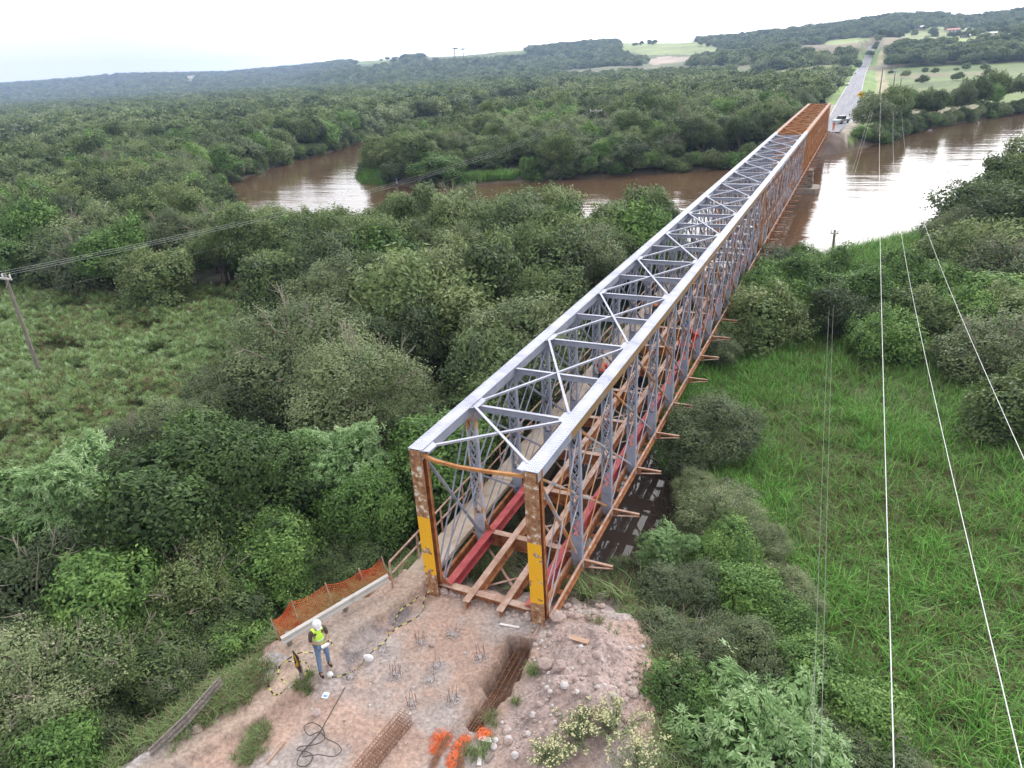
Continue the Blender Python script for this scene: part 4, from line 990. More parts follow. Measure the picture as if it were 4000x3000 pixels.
# --- grasses
def tuft(name, mat, seed, n, h, wd, lean, r, seg=3):
    rs = np.random.default_rng(seed); V = []; F = []; T = []
    for i in range(n):
        a = rs.uniform(0, 6.28); b = rs.uniform(0, 6.28); x, y = r*rs.uniform(0, 1)*math.cos(b), r*rs.uniform(0, 1)*math.sin(b); hh = h*rs.uniform(.6, 1.15); L_ = lean*rs.uniform(.2, 1.2)*hh
        sdx, sdy = -math.sin(a), math.cos(a); o = len(V); tt = rs.uniform(0, .8)
        for k in range(seg+1):
            t = k/seg; w_ = wd*(1-t**2)*.5+.002; px = x+math.cos(a)*L_*t*t; py = y+math.sin(a)*L_*t*t; pz = hh*(t-.28*lean*t**3)
            V += [(px-sdx*w_, py-sdy*w_, pz), (px+sdx*w_, py+sdy*w_, pz)]; T += [tt, tt]
            if k: F.append((o+2*k-2, o+2*k-1, o+2*k+1, o+2*k))
    return npmesh(name, np.array(V), np.array(F), mat, tint=np.array(T))
def umbel(seed):
    rs = np.random.default_rng(seed); V = []; F = []; T = []
    for i in range(7):
        x, y = rs.normal(0, .28, 2); h = rs.uniform(.8, 1.25); o = len(V); V += [(x-.012, y, 0), (x+.012, y, 0), (x+.012, y, h), (x-.012, y, h)]; F.append((o, o+1, o+2, o+3)); T += [.3]*4; t0 = rs.uniform(.2, .9)
        for j in range(34):
            a = rs.uniform(0, 6.28); el = rs.uniform(-.1, 1.3); l = rs.uniform(.22, .38); d = np.array([math.cos(a)*math.cos(el), math.sin(a)*math.cos(el), math.sin(el)]); e = np.array([-math.sin(a), math.cos(a), 0])*.010
            b = np.array([x, y, h]); m_ = b+d*l*.6; q = b+d*l-np.array([0, 0, .06]); o = len(V); V += [b-e, b+e, m_+e, m_-e, q+e*.5, q-e*.5]; F += [(o, o+1, o+2, o+3), (o+3, o+2, o+4, o+5)]; T += [t0]*6
    return npmesh('umbel', np.array(V), np.array(F), PA, tint=np.array(T))
def spread(poly, sp, seed, cond=None, jit=1.):
    xs = [p[0] for p in poly]; ys_ = [p[1] for p in poly]; rs = np.random.default_rng(seed)
    X_, Y_ = np.meshgrid(np.arange(min(xs), max(xs), sp), np.arange(min(ys_), max(ys_), sp)); X_ = (X_+rs.uniform(-.5, .5, X_.shape)*sp*jit).ravel(); Y_ = (Y_+rs.uniform(-.5, .5, Y_.shape)*sp*jit).ravel()
    k = polysd(X_, Y_, poly) < 0
    if cond is not None: k &= cond(X_, Y_)
    X_, Y_ = X_[k], Y_[k]; Z_ = terrain(X_, Y_); v = visible(X_, Y_, Z_, 60); return X_[v], Y_[v], Z_[v]
def rows(X_, Y_, Z_, lo, hi, nv, seed, zf=1., bias=None):
    rs = np.random.default_rng(seed); n = len(X_); s_ = rs.uniform(lo, hi, n); ix = rs.integers(0, nv, n)
    if bias is not None: ix = np.where(bias(X_, Y_), nv+rs.integers(0, 2, n), ix); 
    return np.stack([X_, Y_, Z_-.03, s_, s_, s_*zf*rs.uniform(.85, 1.15, n), rs.uniform(0, 6.28, n), ix], 1)
TB = [tuft('blades', GR, 200+i, 26, 1.15, .034, .75, .26) for i in range(3)]; TD = [tuft('blades', GD, 210+i, 24, .8, .032, 1.0, .3) for i in range(2)]
BIGR = [(.3, 15), (.8, 24.6), (2.2, 30), (6, 35), (12, 35), (20, 34), (30, 34), (34, 10), (24, -8), (14.5, -8), (10.5, -1), (9.6, 2.8), (8.2, 6.2), (6.4, 9.6), (4.6, 13.5)]
gx_, gy_, gz_ = spread(BIGR, .235, 1)
def dull(x, y): return (fbm(x/3.2, y/3.2, 3, 91)+.25*(1-sstep(3, 9, x+ (24-y)*.25))*(y > 12) > .60) & (polysd(x, y, BIGR) < 0)
scatter('marsh_grass', rows(gx_, gy_, gz_, .7, 1.15, 3, 2, 1., dull), TB+TD, 'tall bright green marsh grass filling the flat right of the bridge', 'grass')
# low growth in the shade beside and under the near span
rs = np.random.default_rng(44); ux = rs.uniform(-16, 9, 5200); uy = rs.uniform(1.5, 46, 5200)
k = (polysd(ux, uy, POND) > .1) & (polysd(ux, uy, RMARSH) > 0) & (polysd(ux, uy, PLAT) > 1.2); ux, uy = ux[k], uy[k]; uz = np.maximum(terrain(ux, uy), worksite(ux, uy))-.03; k = visible(ux, uy, uz, 30); ux, uy, uz = ux[k], uy[k], uz[k]
scatter('understorey', rows(ux, uy, uz, .6, 1.25, 2, 45), TD, 'dull low growth in the shade beside and under the near span', 'undergrowth')
bb = []
while len(bb) < 170:
    x, y = rs.uniform(-9, 7), rs.uniform(3, 45)
    if float(polysd(np.array([x]), np.array([y]), POND)[0]) < .5 or float(polysd(np.array([x]), np.array([y]), RMARSH)[0]) < .2: continue
    r = rs.uniform(.45, .9) if abs(x) < 3.4 else rs.uniform(.7, 1.4); bb.append((x, y, float(terrain(np.array([x]), np.array([y]))[0])+r*.35, r, r, r*.7, rs.uniform(0, 6.28), rs.integers(0, 4)))
scatter('low_scrub', bb, CR['olive1']+CR['dense1'][:2], 'low scrub crowding the bridge trusses near the ground', 'scrub')
g2 = [spread(p, .45, 3+i) for i, p in enumerate((RBANKGRASS, PENGRASS, PENGRASS2))]
g2 = [np.concatenate([g[k] for g in g2]) for k in range(3)]
scatter('bank_grass', rows(*g2, 1.0, 1.7, 3, 5), TB, 'green reeds fringing the river banks', 'grass')
UB = [umbel(i) for i in range(3)]
BIGL = [(-24, -4), (-78, 18), (-66, 27), (-50, 25), (-44, 31), (-38, 33), (-29, 27), (-27, 21), (-25, 13), (-22, 9), (-22, 2)]
px_, py_, pz_ = spread(BIGL, .52, 8)
U = rows(px_, py_, pz_, .8, 1.25, 3, 9, 1.)
U = U[fbm(U[:, 0]/2.5, U[:, 1]/2.5, 3, 17) > .40]
scatter('papyrus_marsh', U, UB, 'feathery grey green sedge with drooping heads in the left marsh', 'sedge')
px_, py_, pz_ = spread(BIGL, .42, 10); scatter('marsh_undergrowth', rows(px_, py_, pz_, .6, 1.1, 2, 11), [TD[0], TD[1]], 'dull brownish green undergrowth between the sedge in the left marsh', 'undergrowth')
# undergrowth on the slopes round the work site
SL = [(-11.5, -13.5), (10.5, -13.5), (10.5, 6.5), (-11.5, 6.5)]
rs = np.random.default_rng(12); ux = rs.uniform(-13, 12, 9000); uy = rs.uniform(-13.5, 12, 9000)
k = (polysd(ux, uy, PLAT) > .35) & ~((np.abs(ux-.3) < 3.6) & (uy > -.5)); ux, uy = ux[k], uy[k]; uz = np.maximum(terrain(ux, uy), worksite(ux, uy))-.02
k = visible(ux, uy, uz, 40); ux, uy, uz = ux[k], uy[k], uz[k]; print('under', len(ux))
GF = [tuft('blades', GD, 230+i, 30, .38, .02, 1.2, .28) for i in range(2)]
scatter('slope_grass', rows(ux, uy, uz, .7, 1.3, 2, 13), GF, 'rough grass on the slopes round the work site', 'grass')
# bare twigs leaning over the swamp water
tw = MB(); rg = random.Random(8)
for i in range(260):
    x = rg.uniform(2.6, 5.6); y = rg.uniform(4.5, 15); z = -3.1
    if rg.random() < .4: x = rg.uniform(-8, -3); y = rg.uniform(3, 20)
    a = rg.uniform(0, 6.28); l = rg.uniform(.5, 1.4); tw.tube([(x, y, z), (x+.2*math.cos(a)*l, y+.2*math.sin(a)*l, z+.5*l), (x+.7*math.cos(a)*l, y+.7*math.sin(a)*l, z+.75*l)], [.014, .01, .004], 4, cap=False)
tag(tw.build('dead_twigs', 'bark'), 'tangle of bare grey twigs standing in the swamp water by the near span', 'twigs', kind='stuff')
# palm at the far left
c = at(112, 350, 3.5); t = thing('palm_tree', 'single palm rising above the thicket at the far left', 'palm', (c[0], c[1], -2.8))
mb = MB(); mb.tube([(0, 0, 0), (.1, 0, 3), (.05, .1, 6.4)], [.22, .17, .14], 8); mb.build('trunk', 'bark', t)
rs = np.random.default_rng(3); V = []; F = []; T = []
for i in range(26):
    a = i*2.4; el = rs.uniform(-.1, 1.2); L_ = rs.uniform(2.0, 2.8)
    for k in range(26):
        s_ = k/25*L_; x = math.cos(el)*s_; z = 6.4+math.sin(el)*s_-.32*s_*s_/L_*1.6
        for sgn in (-1, 1):
            bx, by = x*math.cos(a), x*math.sin(a); l = .55*(1-abs(k/25-.45)); sx_, sy_ = -math.sin(a)*sgn, math.cos(a)*sgn; o = len(V)
            V += [(bx, by, z), (bx+math.cos(a)*.07, by+math.sin(a)*.07, z), (bx+sx_*l+math.cos(a)*.2, by+sy_*l+math.sin(a)*.2, z-.32*l*1.6), (bx+sx_*l*.9, by+sy_*l*.9, z-.3*l*1.6)]; F.append((o, o+1, o+2, o+3)); T += [.2+.3*rs.random()]*4
link('fronds', npmesh('fronds', np.array(V), np.array(F), LF, tint=np.array(T)), t)
# umbrella pines on the skyline
def araucaria(px, dist, hh, rr):
    a_ = az_of(px*1.808); x = CAM[0]+dist*math.sin(a_); y = CAM[1]+dist*math.cos(a_); z = float(terrain(np.array([x]), np.array([y]))[0])
    t = thing('umbrella_pine', 'tall flat-topped umbrella pine standing on the skyline', 'pine tree', (x, y, z), 0, 'umbrella pines on the skyline')
    mb = MB(); mb.tube([(0, 0, 0), (0, 0, hh)], [1.1, .8], 6); mb.build('trunk', 'bark', t)
    o = link('crown', CR['far3'][0], t, (0, 0, hh)); o.scale = (rr, rr, rr*.26)
for px, dist, hh, rr in [(985, 1650, 15, 7), (1003, 1660, 12, 6), (1640, 1450, 8, 6)]: araucaria(px, dist, hh, rr)

# ------------------------------------------------------------------ work site
def wbeam(name, label, a, b_, hgt, posts=True, mat='galvanised', parts=True):
    """two-wave guard rail from a to b on short posts"""
    a = Vector(a); b_ = Vector(b_); t = thing(name, label, 'guardrail', a); d = b_-a; Ld = d.length
    prof = [(0, .155), (.075, .115), (.075, .06), (.01, .02), (.01, -.02), (.075, -.06), (.075, -.115), (0, -.155)]
    dn = d.normalized(); sd_ = Vector((dn.y, -dn.x, 0)).normalized(); up = sd_.cross(dn).normalized()
    if up.z < 0: up = -up
    mb = MB(); nseg = max(1, round(Ld/3.5))
    for k in range(nseg):
        p0 = dn*(Ld*k/nseg); p1 = dn*(Ld*(k+1)/nseg+.06)
        V = []
        for q in (p0, p1):
            for th in (0, .006):
                V += [q+sd_*(u+th)+up*(v+hgt) for u, v in prof]
        n = len(prof); F = []
        for i in range(n-1): F += [(i, i+1, 2*n+i+1, 2*n+i), (n+i+1, n+i, 3*n+i, 3*n+i+1)]
        F += [(0, 2*n, 3*n, n), (n-1, 2*n-1, 4*n-1, 3*n-1)]
        mb.add(V, F)
    mb.build('rail', mat, t)
    if posts:
        k = .25
        while k < Ld: mb = MB(); q = dn*k-sd_*.09; mb.box(q.x-.05, q.x+.05, q.y-.06, q.y+.06, q.z-.5, q.z+hgt+.1); mb.build('post', 'weathered_wood', t); k += 1.9
    return t
ga = np.array([-4.53, -4.12, 0]); gb = np.array([-3.2, -.72, 0]); ga[2] = gz(*ga[:2]); gb[2] = gz(*gb[:2])
wbeam('guardrail', 'pale steel guardrail standing in front of the orange net fence', ga, gb, .42)
fa = onground(c2, 400, 985, .3)+[0, 0, .32]; fb = onground(c2, 215, 1190, .3)+[0, 0, .30]; fc = onground(c2, 0, 1390, .3)+[0, 0, .26]
wbeam('fallen_guardrail', 'grey bent guardrail fallen over the grass slope at the lower left', fa, fb, .08, False, 'weathered_wood')
wbeam('fallen_guardrail', 'lower length of fallen guardrail running out of the lower left corner', fb+np.array([0, 0, -.01]), fc, .08, False, 'weathered_wood')

# orange net fence
t = thing('net_fence', 'sagging orange plastic mesh fence behind the guardrail', 'fence', (0, 0, 0))
fp = [(-4.95, -3.75, .85), (-4.62, -3.15, 1.15), (-4.15, -2.15, 1.15), (-3.72, -1.05, 1.0), (-3.4, -.25, .95)]
mb = MB(); 
def fpt(u, v):
    k = min(int(u), len(fp)-2); f = u-k; x = fp[k][0]*(1-f)+fp[k+1][0]*f; y = fp[k][1]*(1-f)+fp[k+1][1]*f; h = fp[k][2]*(1-f)+fp[k+1][2]*f-.14*math.sin(math.pi*f)
    zb = max(gz(fp[k][0]+.4, fp[k][1]), -.1); lean = .12*math.sin(u*2.1+v*2)
    return (x-.25*v+lean*.5, y+lean*.2, -.05+v*h)
NU = 84; NV = 15
for i in range(NU):
    u = i/(NU-1)*(len(fp)-1.001)
    for j in range(NV-1): mb.bar(fpt(u, j/(NV-1)), fpt(u, (j+1)/(NV-1)), .011, .004, (1, .4, 0))
for j in range(NV):
    for i in range(NU-1):
        u0 = i/(NU-1)*(len(fp)-1.001); u1 = (i+1)/(NU-1)*(len(fp)-1.001); mb.bar(fpt(u0, j/(NV-1)), fpt(u1, j/(NV-1)), .005, .016 if j in (0, NV-1) else .010, (0, 0, 1))
mb.build('netting', 'net_orange', t)
for k, (x, y, h) in enumerate(fp): mb = MB(); mb.tube([(x+.03, y, -.6), (x-.24, y, h+.04)], .022, 6); mb.build('stake', 'rust_pale', t)

# chevron marker
q = onground(c2, 858, 975); t = thing('chevron_marker', 'short leaning post with a black and yellow chevron plate beside the worker', 'road marker', q, -.5); t.rotation_euler = (.0, .1, -.35)
mb = MB(); mb.box(-.05, .05, -.04, .04, -.1, .62); mb.build('post', 'weathered_wood', t)
mb = MB(); mb.box(-.15, .15, -.062, -.042, .5, 1.12); pl = mb.build('plate', 'black', t)
mb = MB()
for dz in (0, .0): mb.prism([(-.13, .58), (-.02, .58), (.13, .81), (-.02, 1.04), (-.13, 1.04), (.0, .81)], -.07, -.064)
mb.build('chevron', 'sign_yellow', pl)

# caution tape: yellow and black along a looped line
def tape(name, label, pts_, wd=.035):
    P_ = [onground(c2, x, y)+np.array([0, 0, .02+dz]) for x, y, dz in pts_]
    Q = []
    for i in range(len(P_)-1):
        p0 = P_[max(i-1, 0)]; p1 = P_[i]; p2 = P_[i+1]; p3 = P_[min(i+2, len(P_)-1)]
        for k in range(6):
            t = k/6; Q.append(.5*((2*p1)+(-p0+p2)*t+(2*p0-5*p1+4*p2-p3)*t*t+(-p0+3*p1-3*p2+p3)*t**3))
    Q.append(P_[-1]); mb = MB(); acc = 0
    for a, b_ in zip(Q[:-1], Q[1:]):
        L_ = np.linalg.norm(b_-a); n = max(1, int(L_/.05)); 
        for k in range(n):
            acc += 1; p = a+(b_-a)*k/n; q_ = a+(b_-a)*(k+1)/n; tw_ = acc*.12
            mb.bar(p, q_, wd, .004, (math.sin(tw_)*.8, .3, math.cos(tw_)), mi=(acc//2) % 2)
    return tag(mb.build(name, ['yellow_tape', 'black']), label, 'tape')
tape('caution_tape', 'yellow and black striped tape looped on the ground round the chevron post', [(935, 830, .1), (850, 845, .2), (760, 880, .1), (690, 930, 0), (660, 985, 0), (690, 1050, 0), (730, 1050, 0), (760, 1020, 0), (800, 1005, 0), (870, 960, .1), (900, 930, .2), (880, 900, .2), (800, 880, .1), (745, 880, .05), (720, 930, 0), (760, 990, 0)])
tape('caution_tape', 'yellow and black striped tape trailing from the worker past the dug edge to the truss', [(1035, 785, .1), (1010, 760, .1), (960, 900, 0), (1010, 935, 0), (1100, 940, 0), (1170, 905, 0), (1215, 850, 0), (1280, 790, 0), (1340, 740, 0), (1380, 650, 0), (1430, 570, .05), (1480, 500, .1), (1530, 470, .2)])
tape('caution_tape', 'thin striped tape curling over the ground near the left end post', [(1370, 700, 0), (1420, 660, 0), (1500, 620, 0), (1550, 570, 0), (1560, 510, .05), (1600, 470, .1)])

# pile heads: a patch of crushed white stone with rusty bars sticking out
def stones(mb, cx, cy, n, spread_, r0, r1, rg, z=None, mi=0, sx=1.):
    for i in range(n):
        a = rg.uniform(0, 6.28); q = spread_*abs(rg.gauss(0, .5)); x = cx+q*math.cos(a)*sx; y = cy+q*math.sin(a); r = rg.uniform(r0, r1); zz = (gz(x, y) if z is None else z)+r*.3
        V = []
        for dz, rr in ((-.7, .7), (.1, 1.), (.7, .55)):
            for k in range(5): t = k*1.2566+dz; V.append((x+r*rr*math.cos(t)*rg.uniform(.75, 1.2), y+r*rr*math.sin(t)*rg.uniform(.75, 1.2), zz+r*dz*.8))
        F = [tuple(range(4, -1, -1)), tuple(range(10, 15))]+[(l*5+k, l*5+(k+1) % 5, (l+1)*5+(k+1) % 5, (l+1)*5+k) for l in (0, 1) for k in range(5)]
        mb.add(V, F, mi)
rg = random.Random(11)
PH = [((1540, 750), 'nearest the left end post', 8), ((1725, 710), 'second from the truss, bars bent over', 5), ((1630, 890), 'in the middle of the site', 3), ((1395, 940), 'right of the white bag', 7), ((1885, 840), 'beside the trench head', 7), ((1722, 1080), 'nearest the open rebar trench', 7), ((1490, 1105), 'lowest one left of the trench', 8), ((1140, 950), 'leftmost one near the worker', 3), ((1320, 805), 'flat patch behind the white bag', 2), ((1590, 970), 'stone patch without many bars at the centre', 1)]
for (px, py), lab, nb in PH:
    q = onground(c2, px, py); t = thing('pile_head', 'crushed white stone patch with rusty bars, '+lab, 'pile head', q, 0, 'pile heads with rebar stubs'); mb = MB()
    r_ = random.Random(px); V = []
    for i in range(150):
        a = r_.uniform(0, 6.28); d_ = .30*abs(r_.gauss(0, .55)); x = d_*math.cos(a); y = d_*math.sin(a); r = r_.uniform(.008, .026); z = gz(q[0]+x, q[1]+y)-q[2]+r*.4+.04*math.exp(-(d_/.2)**2)
        mb.add([(x+r*r_.uniform(.6, 1.2), y, z), (x, y+r*r_.uniform(.6, 1.2), z+.003), (x-r, y, z), (x, y-r, z-.002), (x, y, z+r), (x, y, z-r)], [(0, 1, 4), (1, 2, 4), (2, 3, 4), (3, 0, 4), (1, 0, 5), (2, 1, 5), (3, 2, 5), (0, 3, 5)])
    mb.build('rubble', 'rock_white', t)
    for i in range(nb):
        a = i*6.28/nb+.3; x, y = .13*math.cos(a), .13*math.sin(a); l = r_.uniform(.28, .5); bx, by = r_.gauss(0, .05), r_.gauss(0, .05)
        if 'bent' in lab: bx, by = .3*math.cos(a), .3*math.sin(a)
        mb = MB(); mb.tube([(x, y, -.05), (x+bx*.4, y+by*.4, l*.6), (x+bx, y+by, l*(.55 if 'bent' in lab else 1))], .0065, 5); mb.build('rebar', 'rebar', t)

# rebar cages
def cage(name, label, a, b_, wd, hg, sp, tilt=0.):
    a = Vector(a); b_ = Vector(b_); d = b_-a; L_ = d.length; dn = d.normalized(); sd_ = dn.cross(Vector((0, 0, 1))).normalized(); up = sd_.cross(dn)
    t = thing(name, label, 'rebar cage', a); mb = MB(); r = .009
    for s in (-1, -.33, .33, 1):
        for z in (0, hg): mb.tube([sd_*(s*wd/2)+up*z-dn*.1, dn*(L_*.5)+sd_*(s*wd/2+.01)+up*z, dn*(L_+.1)+sd_*(s*wd/2)+up*z], r, 5)
    for s in (-1, 1): mb.tube([sd_*(s*wd/2)+up*hg*.5, dn*L_+sd_*(s*wd/2)+up*hg*.5], r, 5)
    mb.build('long_bars', 'rebar', t); mb = MB(); k = 0
    while k < L_:
        w_ = wd/2+.014; j = random.uniform(-.02, .02)
        c = [sd_*-w_, sd_*w_, sd_*w_+up*hg, sd_*-w_+up*hg]; c = [p+dn*(k+j)-up*.007+up*(.014 if i > 1 else 0) for i, p in enumerate(c)]; mb.tube(c+[c[0]], .007, 4, cap=False); k += sp
    mb.build('stirrups', 'rebar', t); return t
ca = onground(c2, 1455, 1215); cb = onground(c2, 1170, 1560)
cage('rebar_cage', 'long rusty rebar cage lying on the dirt at the bottom of the picture', ca+np.array([0, 0, .03]), cb+np.array([0, 0, .03]), .36, .30, .085)
cage('rebar_cage', 'rusty rebar cage lying inside the dug trench', (1.74, -1.15, -.72), (1.80, -2.95, -.72), .44, .46, .10)
cage('rebar_cage', 'narrow rebar cage standing in the lower end of the trench', (1.76, -3.1, -.62), (1.70, -4.25, -.58), .24, .55, .09)
for k in range(6):
    x = 1.62+.05*k; mb = MB(); mb.tube([(x, -1.12+.02*k, -.7), (x+.02, -1.1, -.1+.03*(k % 3)), (x+.05, -1.08, .22+.04*(k % 2))], .009, 5)
    tag(mb.build('starter_bar', 'rebar', None), 'upright rusty bar at the head of the trench', 'rebar', 'starter bars at the trench head')

# bundles of bars and the heap of orange netting
def bundle(label, a, b_, n):
    a = Vector(a); b_ = Vector(b_); mb = MB(); rg = random.Random(n)
    for i in range(n):
        o1 = Vector((rg.gauss(0, .05), rg.gauss(0, .04), abs(rg.gauss(0, .03)))); o2 = Vector((rg.gauss(0, .08), rg.gauss(0, .05), abs(rg.gauss(0, .02)))); mb.tube([a+o1, (a+b_)/2+o1*.4+o2*.4+Vector((0, 0, .02)), b_+o2], .006, 4)
    return tag(mb.build('rebar_bundle', 'rebar'), label, 'rebar bundle')
bundle('bundle of thin rusty rods under the left side of the orange netting heap', onground(c2, 1700, 1300)+[0, 0, .08], onground(c2, 1600, 1480)+[0, 0, .04], 22)
bundle('bundle of thin rusty rods under the right side of the orange netting heap', onground(c2, 1800, 1340)+[0, 0, .08], onground(c2, 1760, 1490)+[0, 0, .04], 18)
def netheap(label, spots):
    rs = np.random.default_rng(len(label)); mb = MB()
    for px, py, r in spots:
        q = onground(c2, px, py)
        for i in range(150):
            d = rs.normal(0, 1, 3); d[2] = abs(d[2]); d /= np.linalg.norm(d); p = q+d*r*rs.uniform(.2, 1.7)*np.array([1, 1, .28]); e = np.cross(d, rs.normal(0, 1, 3)); e /= np.linalg.norm(e); L_ = rs.uniform(.04, .10)
            mb.bar(p, p+e*L_, .010, .003, d); f = np.cross(d, e); mb.bar(p, p+f*L_*.8, .008, .003, d)
    return tag(mb.build('netting_heap', 'net_bright'), label, 'netting')
netheap('crumpled bright orange plastic netting left of the rod bundles', [(1640, 1300, .17), (1655, 1345, .2), (1690, 1290, .14), (1625, 1380, .14)])
netheap('crumpled bright orange plastic netting between the rod bundles', [(1760, 1350, .15), (1800, 1310, .13), (1745, 1400, .16), (1725, 1450, .14)])
netheap('small tuft of orange netting over the trench end', [(1890, 1275, .13), (1920, 1280, .1)])

# black hose, boards, rocks, bag and litter
def curve(name, label, cat, pts_, r, mat, fn=c2, group=None):
    P_ = [onground(fn, x, y)+np.array([0, 0, r+.004*i]) for i, (x, y) in enumerate(pts_)]; Q = []
    for i in range(len(P_)-1):
        p0 = P_[max(i-1, 0)]; p1 = P_[i]; p2 = P_[i+1]; p3 = P_[min(i+2, len(P_)-1)]
        for k in range(6): t = k/6; Q.append(.5*((2*p1)+(-p0+p2)*t+(2*p0-5*p1+4*p2-p3)*t*t+(-p0+3*p1-3*p2+p3)*t**3))
    Q.append(P_[-1]); mb = MB(); mb.tube(Q, r, 6); return tag(mb.build(name, mat, smooth=True), label, cat, group)
curve('hose', 'black hose lying in loose loops on the dirt at the bottom', 'hose', [(1105, 1010), (1060, 1090), (1010, 1180), (960, 1270), (910, 1330), (850, 1400), (830, 1460), (880, 1470), (920, 1420), (890, 1390), (830, 1380), (850, 1360), (930, 1350), (985, 1320), (975, 1260), (920, 1225), (870, 1250), (900, 1300), (960, 1280), (1000, 1320), (1060, 1350), (1085, 1390), (1040, 1425), (950, 1415), (860, 1430)], .013, 'cable_black')
def board(label, fn, a, b_, wd, th, mat='plank', group=None, name='board', lift=.0):
    p = onground(fn, *a)+np.array([0, 0, th+lift]); q = onground(fn, *b_)+np.array([0, 0, th+lift]); mb = MB(); mb.bar(p, q, wd, th); mb.bar(p+(q-p)*.1, p+(q-p)*.2, wd*1.005, th*1.01)
    return tag(mb.build(name, mat), label, 'board', group)
board('reddish wooden stick lying beside the grass patch at the bottom', c2, (655, 1450), (755, 1330), .045, .03)
board('weathered board lying on the rubble heap right of the end post', c3, (1150, 535), (1290, 575), .16, .03)
board('pale plank among the rubble at the lower right of the orange netting', c3, (500, 1265), (600, 1290), .13, .04, 'board_white')
board('short pale board sticking up at the bottom beside the green weeds', c3, (520, 1330), (500, 1460), .1, .03, 'board_white')
board('grey board lying near the bottom edge right of the pale short one', c3, (555, 1440), (600, 1380), .1, .04, 'weathered_wood')
board('flat stake lying in front of the floor beam', c3, (650, 440), (790, 465), .07, .02, 'board_white')
board('long thin rusty strip leaning from the bottom chord onto the rubble', c3, (985, 380), (880, 545), .05, .02, 'rust_pale', lift=.05)
def rock(label, fn, px, py, r, mat='rock', group=None, fl=.7, seed=None):
    rg = random.Random(seed if seed is not None else px*7+py); q = onground(fn, px, py); me = MB(); n = 7; V = []; rings = [(-.6, .6), (-.1, 1.), (.45, .85), (.85, .35)]
    for dz, rr in rings:
        for k in range(n): t = k*2*math.pi/n+dz*.5; V.append((r*rr*math.cos(t)*rg.uniform(.75, 1.15), r*rr*math.sin(t)*rg.uniform(.7, 1.1), r*fl*(dz+rg.uniform(-.12, .12))))
    F = [tuple(range(n-1, -1, -1)), tuple(range(3*n, 4*n))]+[(l*n+k, l*n+(k+1) % n, (l+1)*n+(k+1) % n, (l+1)*n+k) for l in range(3) for k in range(n)]
    me.add(V, F); return tag(me.build('rock', mat, None, q+np.array([0, 0, r*fl*.35]), rg.uniform(0, 6)), label, 'rock', group)
rock('large pale boulder right of the right end post', c3, 1060, 410, .30)
rock('smaller rock in front of the large pale boulder', c3, 1095, 420, .14)
rock('upright rounded stone left of the right end post', c3, 852, 400, .16, fl=1.3)
rock('grey rock beside the foot of the left end post', c3, 245, 205, .16)
rock('flat pink rock in the middle of the rubble heap', c3, 985, 745, .24)
rock('pinkish slab leaning on the flat pink rock', c3, 1080, 750, .22)
rock('white angular rock on the lower part of the rubble heap', c3, 1110, 885, .13, 'rock_white')
rock('pink pointed rock at the right edge of the rubble heap', c3, 1600, 940, .2)
rock('rounded pink rock at the bottom among the flowering shrub', c3, 1060, 1350, .28)
rock('flat pale stone on the dirt above the hose', c2, 942, 1165, .15)
rock('round pale stone beside the fallen guardrail foot', c2, 255, 1255, .16)
rock('brown stone beside the pile head in the middle', c2, 1605, 768, .10)
rock('pink stone by the dug edge near the tape', c2, 1370, 678, .12)
rock('dark grey stone left of the net end', c2, 480, 885, .14)
rock('grey stone beside the chevron post', c2, 935, 1013, .12)
rg = random.Random(21)
for i in range(130):
    px, py = rg.uniform(880, 1680), rg.uniform(440, 1150)
    rock('loose pinkish stone on the rubble heap right of the trench', c3, px, py, rg.uniform(.03, .10), rg.choice(['rock', 'rock', 'rock', 'rock_white']), 'loose stones on the rubble heap', seed=i)
for i in range(22):
    rock('grey stone below the trench end among the rubble', c3, rg.uniform(600, 1000), rg.uniform(1080, 1400), rg.uniform(.04, .13), rg.choice(['rock', 'rock_white']), 'grey stones below the trench end', seed=100+i)
for i in range(24):
    rock('stone in the row along the front of the floor beam', c3, 200+i*28+rg.uniform(-20, 20), 185+i*9+rg.uniform(-10, 25), rg.uniform(.04, .09), 'rock', 'stones along the front floor beam', seed=200+i)
for i in range(26):
    rock('small stone scattered over the open dirt', c2, rg.uniform(500, 1800), rg.uniform(760, 1400), rg.uniform(.02, .05), rg.choice(['rock', 'rock_white']), 'small stones on the dirt', seed=300+i)
for i in range(26):
    rock('stone on the slope under the first truss panel', c3, rg.uniform(1050, 1400), rg.uniform(300, 400), rg.uniform(.05, .14), 'rock', 'stones on the slope under the first panel', seed=400+i)
mb = MB(); rg = random.Random(5); PL = [(x, y) for x, y in PLAT]
n = 0
while n < 5200:
    x = rg.uniform(-5.6, 6); y = rg.uniform(-9, 1.2); w_ = vnoise(np.array([x*1.1]), np.array([y*1.1]), 4)[0]
    heap = (x > 2.3 and y > -4.8); left = x < -4.3
    if not (heap or left or w_ > .55): continue
    if rg.random() > (.9 if heap else .45): continue
    r = rg.uniform(.008, .026)*(1.5 if heap else 1); z = gz(x, y) if n % 1 == 0 else 0
    mb.add([(x+r, y, z), (x, y+r*.8, z+.003), (x-r*.9, y, z), (x, y-r, z), (x+r*.2, y, z+r*.9)], [(0, 1, 4), (1, 2, 4), (2, 3, 4), (3, 0, 4)]); n += 1
tag(mb.build('gravel', 'gravel_mix'), 'loose gravel and crumbs of broken concrete over the work site', 'gravel', kind='stuff')
